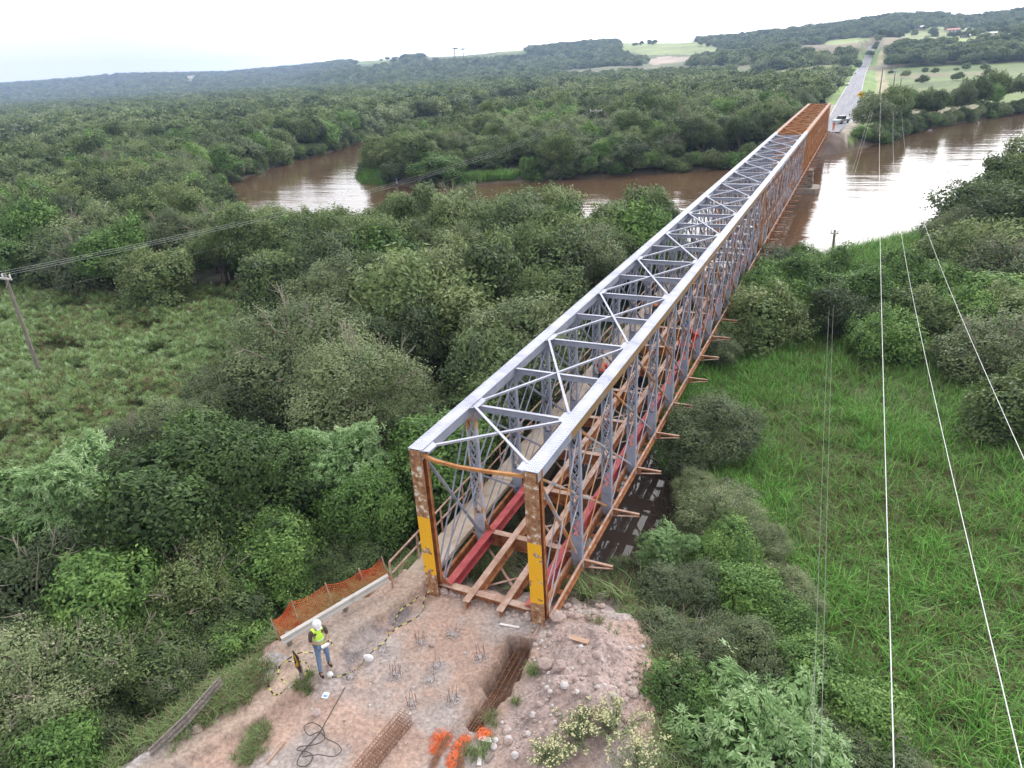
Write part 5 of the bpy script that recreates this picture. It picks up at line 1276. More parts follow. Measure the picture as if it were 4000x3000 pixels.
# bag, bottle and papers
q = onground(c2, 1250, 850); mb = MB(); mb.lathe([(.05, 0), (.11, .02), (.12, .10), (.09, .2), (.03, .27), (.045, .31)], 9, sx=1.1, sy=.8); o = mb.build('plastic_bag', 'white_plastic', None, q, .4); o.rotation_euler = (.3, -.4, .6); tag(o, 'tied white plastic bag on the dirt right of the worker', 'bag')
q = onground(c2, 1010, 912); mb = MB(); mb.lathe([(.05, 0), (.09, .015), (.07, .06), (.02, .08)], 8, sx=1.3); tag(mb.build('plastic_bag', 'white_plastic', None, q), 'small white crumpled plastic at the feet of the worker', 'bag')
q = onground(c2, 992, 1058); mb = MB(); mb.box(-.09, .09, -.10, .10, .012, .018); mb.box(-.05, .06, -.06, .0, .018, .021, 1); tag(mb.build('paper_sheet', ['paper', 'blue_cloth'], None, q, .2), 'small sheet of paper lying on the dirt below the worker', 'paper')
# grass patches in the dirt and weeds
def weeds(label, fn, spots, hgt=.28):
    rs = np.random.default_rng(len(label)); Pp = []
    for px, py, r, n in spots:
        q = onground(fn, px, py)
        for i in range(n):
            x = q[0]+rs.normal(0, r); y = q[1]+rs.normal(0, r*.8); s_ = rs.uniform(.5, 1.1)*hgt/.38; Pp.append((x, y, gz(x, y), s_, s_, s_, rs.uniform(0, 6.28), rs.integers(0, 2)))
    scatter('weeds', Pp, GB, label, 'weeds')
GB = [tuft('blades', GD, 250+i, 20, .38, .014, 1.1, .16) for i in range(2)]
weeds('green weeds growing through the dirt at the bottom left', c2, [(600, 1290, .14, 26), (560, 1370, .16, 26), (520, 1420, .15, 20), (640, 1240, .08, 8)])
weeds('grass tuft round the chevron post', c2, [(870, 985, .10, 14), (900, 950, .08, 8), (830, 1010, .07, 6)])
weeds('long grass on the slope above the fallen guardrail', c2, [(560, 960, .3, 40), (480, 1010, .35, 50), (420, 1090, .3, 40), (350, 1130, .25, 30), (600, 930, .2, 20), (250, 1220, .2, 14), (130, 1290, .2, 14)], .42)
weeds('weeds on the rubble heap beside the trench', c3, [(890, 780, .09, 14), (760, 1005, .06, 7), (600, 1125, .10, 12), (470, 1360, .12, 14), (560, 1320, .08, 8), (1370, 430, .2, 10)])

# flowering shrubs at the bottom
def flowering(px, py, zc, r_px, label, dens=260):
    c = at(px, py, zc); dist = np.linalg.norm(c-CAM); r = r_px*1.808*dist/FPX; zb = gz(c[0], c[1])
    t = thing('flowering_shrub', label, 'shrub', (c[0], c[1], zb), 0, 'cream flowered shrubs'); rs = np.random.default_rng(px); mb = MB(); Lp = []; Fp = []; H_ = max(.6, c[2]+r*.6-zb)
    for i in range(30):
        a = rs.uniform(0, 6.28); q = rs.uniform(.1, .95)*r; tip = Vector((q*math.cos(a), q*math.sin(a), H_*rs.uniform(.75, 1.08)-.25*q)); b0 = Vector((.25*q*math.cos(a), .25*q*math.sin(a), 0)); m_ = (b0+tip)*.5+Vector((0, 0, .08)); mb.tube([b0, m_, tip], [.012, .008, .004], 4)
        for k in range(48): f = rs.uniform(.3, 1); Lp.append(np.array(b0)*(1-f)+np.array(tip)*f+rs.normal(0, .035, 3))
        for k in range(9): Fp.append(np.array(tip)+rs.normal(0, .05, 3)*np.array([1, 1, .8]))
    mb.build('stems', 'bark', t); Lp = np.array(Lp); V = leaves(rs, Lp, np.tile([0, 0, .4], (len(Lp), 1)), .10, .02, .9); link('leaves', npmesh('leaves', V.reshape(-1, 3), np.arange(len(V)*4).reshape(-1, 4), LO, tint=np.repeat(rs.uniform(.1, .9, len(V)), 4)), t)
    mf = MB()
    for p in Fp:
        rr = rs.uniform(.016, .03); mf.add([(p[0]+rr, p[1], p[2]), (p[0], p[1]+rr, p[2]), (p[0]-rr, p[1], p[2]), (p[0], p[1]-rr, p[2]), (p[0], p[1], p[2]+rr), (p[0], p[1], p[2]-rr)], [(0, 1, 4), (1, 2, 4), (2, 3, 4), (3, 0, 4), (1, 0, 5), (2, 1, 5), (3, 2, 5), (0, 3, 5)])
    mf.build('flowers', 'flower_cream', t)['kind'] = 'stuff'
flowering(1250, 1585, .35, 70, 'cream flowered shrub at the bottom left of the flowering group')
flowering(1330, 1560, .35, 75, 'cream flowered shrub in the middle of the bottom edge')
flowering(1390, 1640, .4, 75, 'cream flowered shrub at the bottom, nearest the pale green shrub')
flowering(1190, 1640, .25, 50, 'small sparse flowered shrub at the bottom beside the boards')
flowering(1470, 1450, -.2, 45, 'cream flowered stems among the green shrubs of the right bank')
flowering(1540, 1390, -.3, 38, 'tuft of pale yellow flowers near the top of the right bank shrubs')

# ------------------------------------------------------------------ people
def skinmesh(name, V, E, Rr, mats, sub=1):
    me = bpy.data.meshes.new('raw'); me.from_pydata(V, E, []); o = bpy.data.objects.new('raw', me); COL.objects.link(o)
    m_ = o.modifiers.new('s', 'SKIN'); m_.use_smooth_shade = True; m_.branch_smoothing = .3
    for i, r in enumerate(Rr): sv = me.skin_vertices[0].data[i]; sv.radius = (r if isinstance(r, tuple) else (r, r)); sv.use_root = (i == 0)
    if sub: s_ = o.modifiers.new('u', 'SUBSURF'); s_.levels = sub; s_.render_levels = sub
    dg = bpy.context.evaluated_depsgraph_get(); dg.update(); out_ = bpy.data.meshes.new_from_object(o.evaluated_get(dg)); bpy.data.objects.remove(o); out_.name = name
    out_.materials.clear()
    for m2 in mats: out_.materials.append(MATS[m2])
    return out_
def person(label, loc, rz, J, shirt='red_cloth', trousers='dark_cloth', helmet='white', vest=None, group=None, boots='boots', sleeves=True, scale=1.):
    """J: joint positions (x right, y forward, z up) for pelvis, chest, neck, head and the limbs"""
    t = thing('person', label, 'person', loc, rz, group); t.scale = (scale,)*3
    V = []; E = []; Rr = []; ix = {}
    def v(k, p, r): ix[k] = len(V); V.append(tuple(p)); Rr.append(r); return ix[k]
    def e(a, b_): E.append((ix[a], ix[b_]))
    L_ = lambda a, b_, f: tuple(a[i]*(1-f)+b_[i]*f for i in range(3))
    v('pel', J['pel'], (.135, .10)); v('wai', L_(J['pel'], J['che'], .45), (.12, .09)); v('che', J['che'], (.15, .105)); v('nek', J['nek'], .055); e('pel', 'wai'); e('wai', 'che'); e('che', 'nek')
    v('hd0', L_(J['nek'], J['head'], .5), .058); v('hd1', J['head'], .088); v('hd2', L_(J['nek'], J['head'], 1.5), .07); e('nek', 'hd0'); e('hd0', 'hd1'); e('hd1', 'hd2')
    for s in 'lr':
        sh, el, wr = J['sh'+s], J['el'+s], J['wr'+s]
        v('sh'+s, sh, .062); v('ua'+s, L_(sh, el, .5), .05); v('el'+s, el, .04); v('fa'+s, L_(el, wr, .4), .038); v('wr'+s, wr, .026); e('che', 'sh'+s); e('sh'+s, 'ua'+s); e('ua'+s, 'el'+s); e('el'+s, 'fa'+s); e('fa'+s, 'wr'+s)
        d = Vector(wr)-Vector(el); d.normalize(); side = d.cross(Vector((0, 0, 1))); side.normalize(); up = side.cross(d); pm = Vector(wr)+d*.075; v('pa'+s, Vector(wr)+d*.05, (.036, .016)); e('wr'+s, 'pa'+s)
        for f in range(4):
            b0 = pm+side*(-.027+.018*f); l = (.066, .075, .07, .055)[f]; v(f'f{f}a'+s, b0, .0095); v(f'f{f}b'+s, b0+d*l*.55-up*.018, .0088); v(f'f{f}c'+s, b0+d*l*.7-up*.045, .0075); e('pa'+s, f'f{f}a'+s); e(f'f{f}a'+s, f'f{f}b'+s); e(f'f{f}b'+s, f'f{f}c'+s)
        sg = 1 if s == 'l' else -1; b0 = Vector(wr)+d*.03+side*sg*.032; v('t0'+s, b0, .011); v('t1'+s, b0+d*.03+side*sg*.022-up*.01, .010); v('t2'+s, b0+d*.055+side*sg*.02-up*.025, .008); e('wr'+s, 't0'+s); e('t0'+s, 't1'+s); e('t1'+s, 't2'+s)
        hp, kn, an = J['hp'+s], J['kn'+s], J['an'+s]; v('hp'+s, hp, .095); v('th'+s, L_(hp, kn, .45), .08); v('kn'+s, kn, .056); v('ca'+s, L_(kn, an, .35), .054); v('an'+s, an, .036); fd = J.get('fd'+s, (0, 1)); v('to'+s, (an[0]+fd[0]*.14, an[1]+fd[1]*.14, an[2]-.05), (.036, .024)); e('pel', 'hp'+s); e('hp'+s, 'th'+s); e('th'+s, 'kn'+s); e('kn'+s, 'ca'+s); e('ca'+s, 'an'+s); e('an'+s, 'to'+s)
    if vest:
        for s in 'lr': v('vs'+s, L_(J['che'], J['sh'+s], .78), .085); e('che', 'vs'+s)
    body = link('body', skinmesh('body', V, E, Rr, ['skin']), t)
    def cloth(name, chain, mat, grow):
        keys = [k for k in chain if k in ix]; mp_ = {k: i for i, k in enumerate(keys)}; r2 = []
        for k in keys:
            r = Rr[ix[k]]; r2.append(tuple(a+grow for a in r) if isinstance(r, tuple) else r+grow)
        ed = [(mp_[a], mp_[b_]) for a in keys for b_ in keys if (ix[a], ix[b_]) in E]
        return link(name, skinmesh(name, [V[ix[k]] for k in keys], ed, r2, [mat]), t)
    cloth('shirt', ['wai', 'che', 'shl', 'ual', 'ell', 'shr', 'uar', 'elr', 'pel']+(['fal', 'far', 'wrl', 'wrr'] if sleeves else []), shirt, .014)
    cloth('trousers', ['pel', 'hpl', 'thl', 'knl', 'cal', 'anl', 'hpr', 'thr', 'knr', 'car', 'anr'], trousers, .014)
    for s in 'lr':
        an = Vector(J['an'+s]); fd = J.get('fd'+s, (0, 1)); mb = MB(); a_ = math.atan2(fd[0], fd[1]); dirv = Vector((fd[0], fd[1], 0))
        link('boot', skinmesh('boot', [tuple(an+Vector((0, 0, .06))), tuple(an-Vector((0, 0, .03))), tuple(an+dirv*.09-Vector((0, 0, .05))), tuple(an+dirv*.19-Vector((0, 0, .055)))], [(0, 1), (1, 2), (2, 3)], [.052, .052, .05, .04], [boots]), t)
    if vest:
        vt = cloth('vest', ['wai', 'che', 'pel', 'vsl', 'vsr'], vest, .05)
        c_ = Vector(J['che']); p_ = Vector(J['pel'])
        mb = MB()
        for s in (-1, 1): mb.bar(c_+Vector((s*.11, -.10, .13)), c_+Vector((s*.10, .09, .14)), .07, .04)
        mb.build('vest_straps', vest, vt); mb = MB(); w0 = p_.lerp(c_, .45); mb.lathe([(1., -.03), (1., .03)], 16, (w0.x, w0.y, w0.z), sx=.178, sy=.15); mb.build('reflective_band', 'reflective', vt)
    hd = Vector(J['head']); nk = Vector(J['nek']); upv = (hd-nk).normalized(); fdv = Vector(J.get('face', (0, 1, -.15))).normalized()
    mb = MB(); sdv = fdv.cross(upv).normalized(); q = hd+fdv*.082
    mb.bar(q+upv*.02-fdv*.01, q-upv*.025+fdv*.018, .022, .02); mb.build('nose', 'skin', body)
    mb = MB()
    for s in (-1, 1): mb.bar(q+sdv*s*.034+upv*.022-sdv*.012, q+sdv*s*.034+upv*.022+sdv*.012, .012, .012)
    mb.build('eyes', 'black', body); mb = MB(); mb.bar(q-upv*.055-sdv*.025, q-upv*.055+sdv*.025, .01, .01); mb.build('mouth', 'red_primer', body)
    if helmet:
        mb = MB(); prof = [(.118, 0), (.124, .015), (.12, .05), (.105, .09), (.07, .122), (.02, .135)]; mb.lathe(prof, 14, sy=1.12); mb.prism([(-.085, .09), (-.07, .165), (0, .19), (.07, .165), (.085, .09)], -.0, .014, 'z'); mb.bar((0, -.1, .105), (0, .1, .105), .03, .06)
        h = mb.build('helmet', helmet, t, hd+upv*.03, smooth=True); h.rotation_mode = 'QUATERNION'; h.rotation_quaternion = Matrix((sdv, fdv-upv*fdv.dot(upv), upv)).transposed().to_quaternion()
    else:
        mb = MB(); mb.lathe([(.09, 0), (.1, .04), (.085, .08), (.03, .105)], 12); h = mb.build('hair', 'hair', t, hd+upv*.01-fdv*.015, smooth=True)
    return t
STAND = dict(pel=(0, 0, .95), che=(0, .01, 1.30), nek=(0, .02, 1.50), head=(0, .05, 1.63), shl=(-.19, 0, 1.41), shr=(.19, 0, 1.41), ell=(-.25, .02, 1.13), elr=(.25, .02, 1.13), wrl=(-.13, .26, 1.12), wrr=(.13, .26, 1.12),
    hpl=(-.10, 0, .90), hpr=(.10, 0, .90), knl=(-.13, .03, .49), knr=(.14, .05, .49), anl=(-.14, -.02, .085), anr=(.19, .06, .085))
q = onground(c2, 990, 905); J = dict(STAND); J['head'] = (0, .07, 1.62); J['face'] = (0, 1, -.45); J['anl'] = (-.16, -.08, .085); J['anr'] = (.2, .14, .085); J['wrl'] = (-.08, .27, 1.13); J['wrr'] = (.08, .27, 1.13)
pz = person('person in white hard hat and bright yellow safety vest, holding a white controller', q, math.radians(-115), J, 'brown_shirt', 'jeans', 'white', 'hivis', sleeves=False)
R_ = Matrix.Rotation(math.radians(-115), 4, 'Z'); cp = Vector(q)+R_ @ Vector((0, .40, 1.12))
t = thing('remote_controller', 'white remote controller with a small screen, held by the person in the vest', 'controller', cp, math.radians(-115))
mb = MB(); mb.prism([(-.09, -.05), (.09, -.05), (.11, 0), (.08, .05), (-.08, .05), (-.11, 0)], -.02, .025, 'z'); mb.build('case', 'white_plastic', t)
mb = MB(); mb.bar((-.1, .08, .06), (.1, .08, .06), .14, .01, (0, -.7, .7)); mb.build('screen', 'white', t)
mb = MB(); mb.tube([(-.06, .06, .02), (-.07, .12, .12)], .006, 5); mb.build('antenna', 'white', t); mb = MB(); mb.tube([(.06, .06, .02), (.07, .12, .12)], .006, 5); mb.build('antenna', 'white', t)
BEND = dict(pel=(0, -.05, .88), che=(0, .22, 1.14), nek=(0, .37, 1.28), head=(0, .47, 1.36), shl=(-.18, .28, 1.2), shr=(.18, .28, 1.2), ell=(-.24, .42, .96), elr=(.24, .42, .96), wrl=(-.12, .58, .82), wrr=(.12, .60, .80), hpl=(-.1, -.05, .85), hpr=(.1, -.05, .85), knl=(-.14, .08, .47), knr=(.14, .1, .47), anl=(-.15, -.05, .085), anr=(.16, .0, .085), face=(0, .7, -.7))
SIT = dict(pel=(0, 0, .12), che=(0, .05, .48), nek=(0, .10, .68), head=(0, .14, .80), shl=(-.18, .04, .58), shr=(.18, .04, .58), ell=(-.24, .16, .34), elr=(.24, .16, .34), wrl=(-.10, .38, .36), wrr=(.10, .38, .34), hpl=(-.1, .02, .12), hpr=(.1, .02, .12), knl=(-.13, .42, .2), knr=(.13, .42, .2), anl=(-.13, .44, -.22), anr=(.13, .46, -.22), face=(0, 1, -.5))
CROUCH = dict(pel=(0, -.1, .40), che=(0, .10, .72), nek=(0, .2, .90), head=(0, .27, 1.01), shl=(-.18, .1, .82), shr=(.18, .1, .82), ell=(-.30, .22, .62), elr=(.3, .22, .62), wrl=(-.2, .45, .6), wrr=(.2, .45, .6), hpl=(-.1, -.08, .38), hpr=(.1, -.08, .38), knl=(-.18, .3, .52), knr=(.18, .3, .52), anl=(-.15, .05, .085), anr=(.15, .05, .085), face=(0, .9, -.4))
person('person in red jacket and white hard hat bending beside the footpath inside the near span', (*at(1301, 797, 1.35)[:2], .30), math.radians(20), BEND, 'red_cloth', 'dark_cloth', 'white')
person('person in red jacket and grey cap sitting on a floor beam between the trusses', (*at(1468, 741, .75)[:2], .32), math.radians(-60), SIT, 'red_cloth', 'dark_cloth', 'grey_plastic')
person('person in red jacket and blue hard hat bending beside the right truss', (*at(1502, 716, 1.35)[:2], .30), math.radians(100), BEND, 'red_cloth', 'red_cloth', 'blue_plastic')
person('person in orange top standing far along the footpath', (*at(1416, 656, 1.25)[:2], .19), math.radians(20), BEND, 'orange_cloth', 'dark_cloth', None)
person('person with blue hard hat and dark clothes bending at the left truss over the bank', (*at(1505, 521, 1.35)[:2], .30), math.radians(150), BEND, 'dark_cloth', 'dark_cloth', 'blue_plastic')
person('person in red with red hard hat crouching on the deck over the near bank', (*at(1580, 522, 1.0)[:2], .36), math.radians(-80), CROUCH, 'red_cloth', 'dark_cloth', 'red_plastic')
q = at(857, 392, -2.75); person('person in white and blue shirt fishing from the grassy tip across the river', (q[0], q[1], float(terrain(np.array([q[0]]), np.array([q[1]]))[0])), math.radians(160), STAND, 'blue_cloth', 'white', None)
zq = lambda x, y: float(terrain(np.array([x]), np.array([y]))[0])
person('person in dark clothes standing beside the far end of the bridge', (2.9, 150.5, zq(2.9, 150.5)), math.radians(90), STAND, 'dark_cloth', 'dark_cloth', None)
person('person in orange clothes standing at the far bridge end nearest the river', (2.9, 147, zq(2.9, 147)), math.radians(180), STAND, 'orange_cloth', 'orange_cloth', 'white')

# boards and sheets laid on the deck
rg = random.Random(4)
for i in range(20):
    x = rg.uniform(-1.1, 1.0); y = rg.uniform(38.5, 47); a = rg.choice([0, 0, 1.57])+rg.gauss(0, .08); l = rg.uniform(.7, 1.9); mb = MB(); mb.box(-l/2, l/2, -.17, .17, 0, .035); mb.box(-l/2+.1, -l/2+.16, -.18, .18, -.02, .0)
    tag(mb.build('deck_board', 'board_white' if i % 4 else 'plank', None, (x, y, .325+.04*(i % 3)), a), 'pale board lying across the deck stringers over the near bank', 'board', 'pale boards on the deck of the near span')
for i in range(26):
    x = rg.uniform(.1, 1.0); y = 98+i*1.75; l = rg.uniform(.6, 1.3); mb = MB(); mb.box(-l/2, l/2, -.3, .3, 0, .05); mb.box(-l/2+.1, -l/2+.16, -.31, .31, -.02, .0)
    tag(mb.build('deck_board', 'board_white', None, (x, y, .325), rg.gauss(0, .1)), 'white sheet lying on the deck inside the far orange span', 'board', 'white sheets on the deck of the far span')

# ------------------------------------------------------------------ poles and wires
def pole(label, x, y, h, arm=1.5, az_=0., group=None, z=None, ins=3, name='utility_pole', r=.15):
    z = float(terrain(np.array([x]), np.array([y]))[0]) if z is None else z
    t = thing(name, label, 'utility pole', (x, y, z), az_, group); mb = MB(); mb.tube([(0, 0, -.3), (.02, 0, h*.5), (0, 0, h)], [r, r*.85, r*.62], 8); mb.build('shaft', 'weathered_wood', t)
    if arm:
        mb = MB(); mb.box(-arm/2, arm/2, -.2, -.1, h-.35, h-.24); mb.bar((-.02, -.15, h-.9), (arm*.3, -.15, h-.34), .03, .03); mb.build('crossarm', 'galvanised', t)
        for i in range(ins):
            xx = -arm/2+.08+i*(arm-.16)/max(1, ins-1); mb = MB(); mb.lathe([(.02, 0), (.05, .03), (.03, .07), (.06, .1), (.04, .16), (.06, .19), (.03, .26)], 8, (xx, -.15, h-.24)); mb.build('insulator', 'insulator', t)
    return t
def wire(label, A_, B_, sag, r=.012, mat='wire', group=None, n=40):
    A_ = np.array(A_, float); B_ = np.array(B_, float); pts_ = []
    for i in range(n+1):
        t = i/n; p = A_*(1-t)+B_*t; p[2] -= 4*sag*t*(1-t); pts_.append(p)
    mb = MB(); mb.tube(pts_, r, 5); return tag(mb.build('wire', mat), label, 'wire', group)
lp = at(92, 822, -2.2); LPX, LPY = lp[0], lp[1]; lz = zq(LPX, LPY)
dvec = np.array([-39.6-LPX, 126.6-LPY]); an_ = math.atan2(dvec[1], dvec[0])-math.pi/2
pole('leaning looking timber pole with a steel crossarm in the left marsh', LPX, LPY, 7.9, 1.7, an_)
pole('distant pole with crossarm rising from the trees across the river', -39.6, 126.6, 9.4, 2.4, an_, z=-2.8)
ex = np.array([math.cos(an_), math.sin(an_)])
for k, (o1, o2) in enumerate(((-.75, -1.1), (0, 0), (.75, 1.1))):
    A_ = (LPX+ex[0]*o1, LPY+ex[1]*o1, lz+7.9); B_ = (-39.6+ex[0]*o2, 126.6+ex[1]*o2, 6.6)
    wire(('left', 'middle', 'right')[k]+' one of the three wires from the left marsh pole over the trees', A_, B_, 2.2, .0055, 'wire', group='wires over the left wood')
    C2 = np.array(A_)+(np.array(A_)-np.array(B_))*.25; wire('wire leaving the picture on the left from the marsh pole', A_, C2, .3, .007, group='wires leaving on the left')
wire('single lower wire strung below the crossarm of the left marsh pole', (LPX, LPY, lz+6.3), (-39.6, 126.6, 5.3), 2.2, .005, 'wire_dark')
pr = at(1797, 548, -2.4); PRX, PRY = pr[0], pr[1]; rz_ = zq(PRX, PRY)
def top_h(x, y, yd, z0):
    for h in np.arange(2, 12, .05):
        if proj(np.array([x, y, z0+h]))[1] < yd: return h
    return 12
pole('short dark pole at the river edge on the right', PRX, PRY, top_h(PRX, PRY, 497, rz_), .7, 0, ins=2)
FP = [(1893, 186, 112), (1905, 184, 118), (1921, 180, 128), (1936, 180, 170)]; FT = []
for k, (px, py, tp) in enumerate([(1893, 250, 112), (1921, 240, 150), (1936, 240, 168)]):
    D_ = 235 if k else 230; a_ = None
    # stand the pole on the ground at that distance along its bearing
    best = None
    for yd in np.arange(140, 330, .5):
        q = at(px, yd, -2.6)
        if q[1] > 0 and abs(math.hypot(q[0]-CAM[0], q[1]-CAM[1])-D_) < (best[0] if best else 1e9): best = (abs(math.hypot(q[0]-CAM[0], q[1]-CAM[1])-D_), q)
    q = best[1]; z0 = zq(q[0], q[1]); h = min(13, top_h(q[0], q[1], tp, z0)); FT.append((q[0], q[1], z0+h))
    pole(['tall timber pole nearest the road beyond the river', 'middle timber pole in the meadow beyond the river', 'right timber pole in the meadow beyond the river'][k], q[0], q[1], h, 1.6, 0, r=.2)
# the three heavy wires come down the near side at head height below the camera
def near_pt(px, py, dist):
    d = RM @ np.array([(px*1.80832-2000)/FPX, -(py*1.80832-1500)/FPX, -1.]); return CAM+d/np.linalg.norm(d)*dist
W_ = [((1927, 1659), 10.5, 0, (1905, 800)), ((2216, 1620), 11.5, 1, (2010, 800)), ((2216, 985), 19, 2, (2110, 770))]
for k, (pp, dist, fi, _) in enumerate(W_):
    A_ = near_pt(pp[0], pp[1], dist); B_ = np.array(FT[fi]); A2 = A_+(A_-B_)/np.linalg.norm(A_-B_)*6+np.array([0, 0, .5])
    # choose the sag so that the wire passes its surveyed mark
    mk = W_[k][3]; bs = min(np.arange(0, 14, .1), key=lambda s_: min(abs(proj(np.array([*(A2*(1-t)+B_*t)[:2], (A2*(1-t)+B_*t)[2]-4*s_*t*(1-t)]))[0]-mk[0])+abs(proj(np.array([*(A2*(1-t)+B_*t)[:2], (A2*(1-t)+B_*t)[2]-4*s_*t*(1-t)]))[1]-mk[1]) for t in np.linspace(.02, .6, 80)))
    print('wire', k, A_, B_, bs); wire('heavy pale wire on the right, '+['leftmost', 'middle', 'rightmost'][k]+' of the three', A2, B_, bs, .0085, group='heavy wires on the right', n=90)
for k, (px) in enumerate((1757, 1774)):
    A_ = near_pt(px, 1659, 16); B_ = np.array([PRX, PRY, rz_+top_h(PRX, PRY, 500, rz_)]); A2 = A_+(A_-B_)/np.linalg.norm(A_-B_)*5
    wire('thin grey wire running down to the short pole, '+('left' if k == 0 else 'right')+' of the pair', A2, B_+np.array([.3*k-.15, 0, 0]), .8, .005, 'wire_dark', 'thin wires on the right')
    wire('thin grey wire crossing the river from the short pole', B_+np.array([.3*k-.15, 0, 0]), (FT[0][0]-.5+k*.5, FT[0][1], FT[0][2]-2.2), 1.5, .007, 'wire', 'thin wires across the river')

# ------------------------------------------------------------------ far bank: cars, sign, barrier, houses
def car(name, label, x, y, rz, z=None, pick=False, body='car_silver'):
    z = zq(x, y)+.03 if z is None else z; t = thing(name, label, 'car', (x, y, z), rz)
    mb = MB(); prof = [(-2.15, .35), (-2.2, .75), (-2.05, .95), (-1.1, 1.02), (-.75, 1.02), (1.2, 1.0), (2.0, .85), (2.2, .7), (2.15, .35)] if not pick else [(-2.3, .4), (-2.3, .98), (-.6, .98), (1.15, 1.02), (2.1, .9), (2.25, .7), (2.2, .4)]
    mb.prism(prof, -.84, .84, 'x'); mb.build('body', body, t)
    mb = MB(); cab = [(-1.5, 1.0), (-1.0, 1.45), (.3, 1.48), (1.0, 1.0)] if not pick else [(-.7, 1.0), (-.5, 1.6), (.35, 1.6), (1.0, 1.0)]
    mb.prism(cab, -.72, .72, 'x'); mb.build('windows', 'glass_dark', t); mb = MB(); mb.prism([(c_[0]*.9+(.0), c_[1]-.03) for c_ in (cab[1], cab[2])][:2]+[(cab[2][0]*.9, cab[2][1]+.03), (cab[1][0]*.9, cab[1][1]+.03)], -.7, .7, 'x'); mb.build('roof', body, t)
    for sx_ in (-1, 1):
        for yy in (-1.35, 1.35):
            mb = MB(); mb.prism([(yy+.33*math.cos(k*.5236), .33+.33*math.sin(k*.5236)) for k in range(12)], sx_*.86-.1, sx_*.86+.1, 'x'); w2 = mb.build('wheel', 'tyre', t); mb = MB(); mb.prism([(yy+.18*math.cos(k*.785), .33+.18*math.sin(k*.785)) for k in range(8)], sx_*.965-.01, sx_*.965+.01, 'x'); mb.build('rim', 'car_silver', w2)
        mb = MB(); mb.box(sx_*.6-.16, sx_*.6+.16, 2.12, 2.22, .62, .78); mb.build('headlight', 'white', t)
    return t
car('parked_pickup', 'silver pickup parked beside the far end of the bridge', 2.6+1.0, 166, math.radians(155), pick=True)
car('white_car', 'white car half hidden behind the far end of the orange span', -2.3, 200, math.radians(180), body='white')
car('distant_car', 'tiny pale car driving far up the road', 1.8, 640, math.radians(180), body='white')
t = thing('warning_sign', 'yellow diamond warning sign on a thin post at the far road side', 'road sign', (6.4, 205, zq(6.4, 205)), 0); mb = MB(); mb.tube([(0, 0, -.2), (0, 0, 4.6)], .07, 6); mb.build('post', 'weathered_wood', t)
mb = MB(); mb.prism([(0, 3.3), (.95, 4.25), (0, 5.2), (-.95, 4.25)], -.1, -.06); pl = mb.build('plate', 'sign_yellow', t); mb = MB(); mb.prism([(-.35, 4.1), (.1, 4.1), (.1, 3.95), (.45, 4.25), (.1, 4.55), (.1, 4.4), (-.35, 4.4)], -.115, -.102); mb.build('symbol', 'black', pl)
for k, (x, y) in enumerate(((-4.2, 232), (-4.4, 262), (-3.6, 320))):
    t = thing('small_road_sign', 'dark back of a small sign left of the far road, '+['nearest', 'middle', 'farthest'][k]+' of three', 'road sign', (x, y, zq(x, y))); mb = MB(); mb.tube([(0, 0, 0), (0, 0, 2.4)], .05, 6); mb.build('post', 'weathered_wood', t); mb = MB(); mb.box(-.8, .8, -.05, -.01, 1.6, 2.5); mb.build('plate', 'black', t)
t = thing('concrete_barrier', 'white concrete barrier across the verge at the far road end', 'barrier', (8.5, 190, zq(8.5, 190))); mb = MB(); mb.prism([(-.3, 0), (.3, 0), (.12, .9), (-.12, .9)], -3.2, 3.2, 'x'); mb.build('wall', 'board_white', t); mb = MB(); mb.box(-3.2, 3.2, -.14, .14, .9, .96); mb.build('cap', 'board_white', t)
rg = random.Random(9)
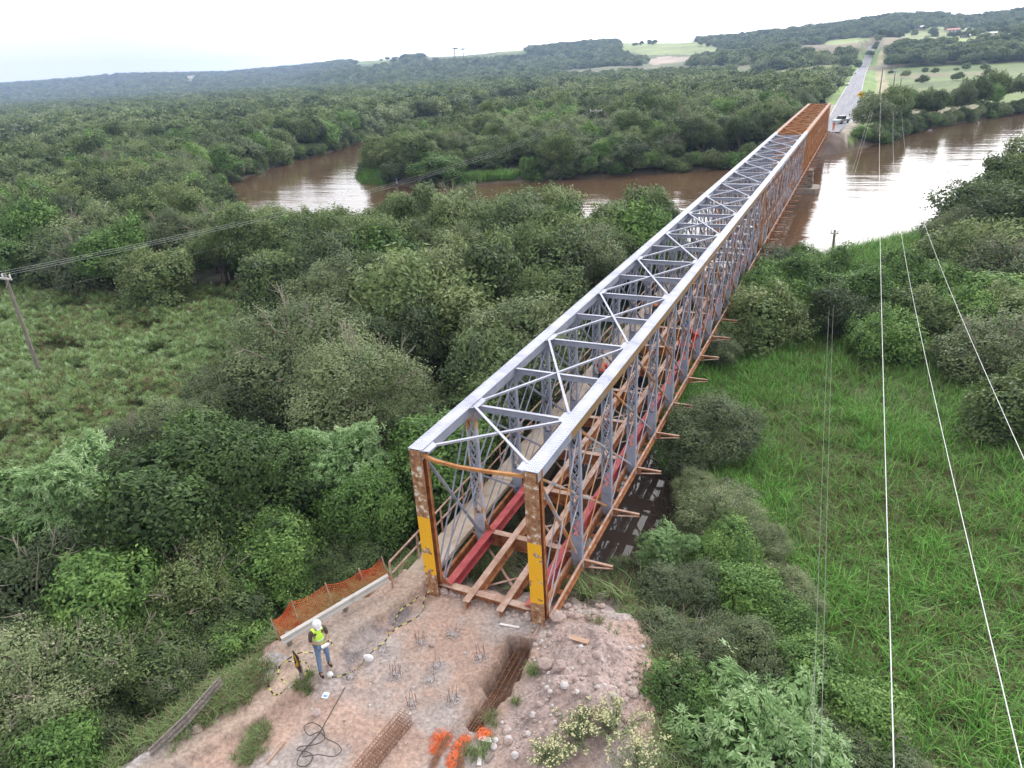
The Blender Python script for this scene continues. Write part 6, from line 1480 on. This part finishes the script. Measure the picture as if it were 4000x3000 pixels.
for i in range(26):
    x = rg.uniform(5.2, 7.4)+(i*.03); y = rg.uniform(166, 190); r = rg.uniform(.25, .6); n = 7; V = []
    for dz, rr in [(-.5, .8), (.1, 1.), (.6, .6)]:
        for k in range(n): t_ = k*2*math.pi/n; V.append((r*rr*math.cos(t_)*rg.uniform(.75, 1.15), r*rr*math.sin(t_)*rg.uniform(.7, 1.1), r*.8*dz))
    mb = MB(); mb.add(V, [tuple(range(n-1, -1, -1)), tuple(range(2*n, 3*n))]+[(l*n+k, l*n+(k+1) % n, (l+1)*n+(k+1) % n, (l+1)*n+k) for l in range(2) for k in range(n)])
    tag(mb.build('rubble_block', 'rock_white', None, (x, y, zq(x, y)+r*.3)), 'pale block of rubble piled along the far road side', 'rock', 'rubble blocks at the far bank')
def house(label, px, dist, w_, d_, h_, roofm, rz=0.):
    a_ = az_of(px*1.808); x = CAM[0]+dist*math.sin(a_); y = CAM[1]+dist*math.cos(a_); z = zq(x, y)
    t = thing('farmhouse', label, 'house', (x, y, z), rz); mb = MB(); mb.box(-w_/2, w_/2, -d_/2, d_/2, 0, h_); mb.build('wall', 'wall_pale', t); mb = MB(); mb.prism([(-d_/2-.6, h_), (0, h_+d_*.28), (d_/2+.6, h_)], -w_/2-.5, w_/2+.5, 'x'); mb.build('roof', roofm, t)
    for k in (-1, 0, 1): mb = MB(); mb.box(k*w_*.3-.7, k*w_*.3+.7, -d_/2-.06, -d_/2-.01, 1, 2.4); mb.build('window', 'glass_dark', t)
house('white roofed farmhouse on the hill at the upper right', 1984, 1150, 13, 6, 3.2, 'roof_white'); house('pink roofed farmhouse on the hill at the upper right', 2056, 1120, 14, 6, 3.2, 'roof_pink', .2)
house('small white building right of the pink roofed farmhouse', 2130, 960, 9, 5, 2.8, 'roof_white', -.2); house('long pale shed among trees at the upper right', 2150, 900, 15, 5, 2.6, 'roof_white')
house('pale farmhouse among trees below the fields', 2085, 930, 8, 5, 3, 'roof_white', .3)

# ------------------------------------------------------------------ air
m = bpy.data.materials.new('haze'); m.use_nodes = True; nt = m.node_tree; nt.nodes.clear(); o_ = nt.nodes.new('ShaderNodeOutputMaterial'); pv = nt.nodes.new('ShaderNodeVolumePrincipled')
pv.inputs['Color'].default_value = (.50, .66, 1, 1); pv.inputs['Density'].default_value = .00023; nt.links.new(pv.outputs[0], o_.inputs['Volume']); MATS['haze'] = m
mb = MB(); mb.box(CAM[0]-4150, CAM[0]+4150, CAM[1]-4150, CAM[1]+4150, -8, 170); tag(mb.build('haze', 'haze'), kind='stuff')
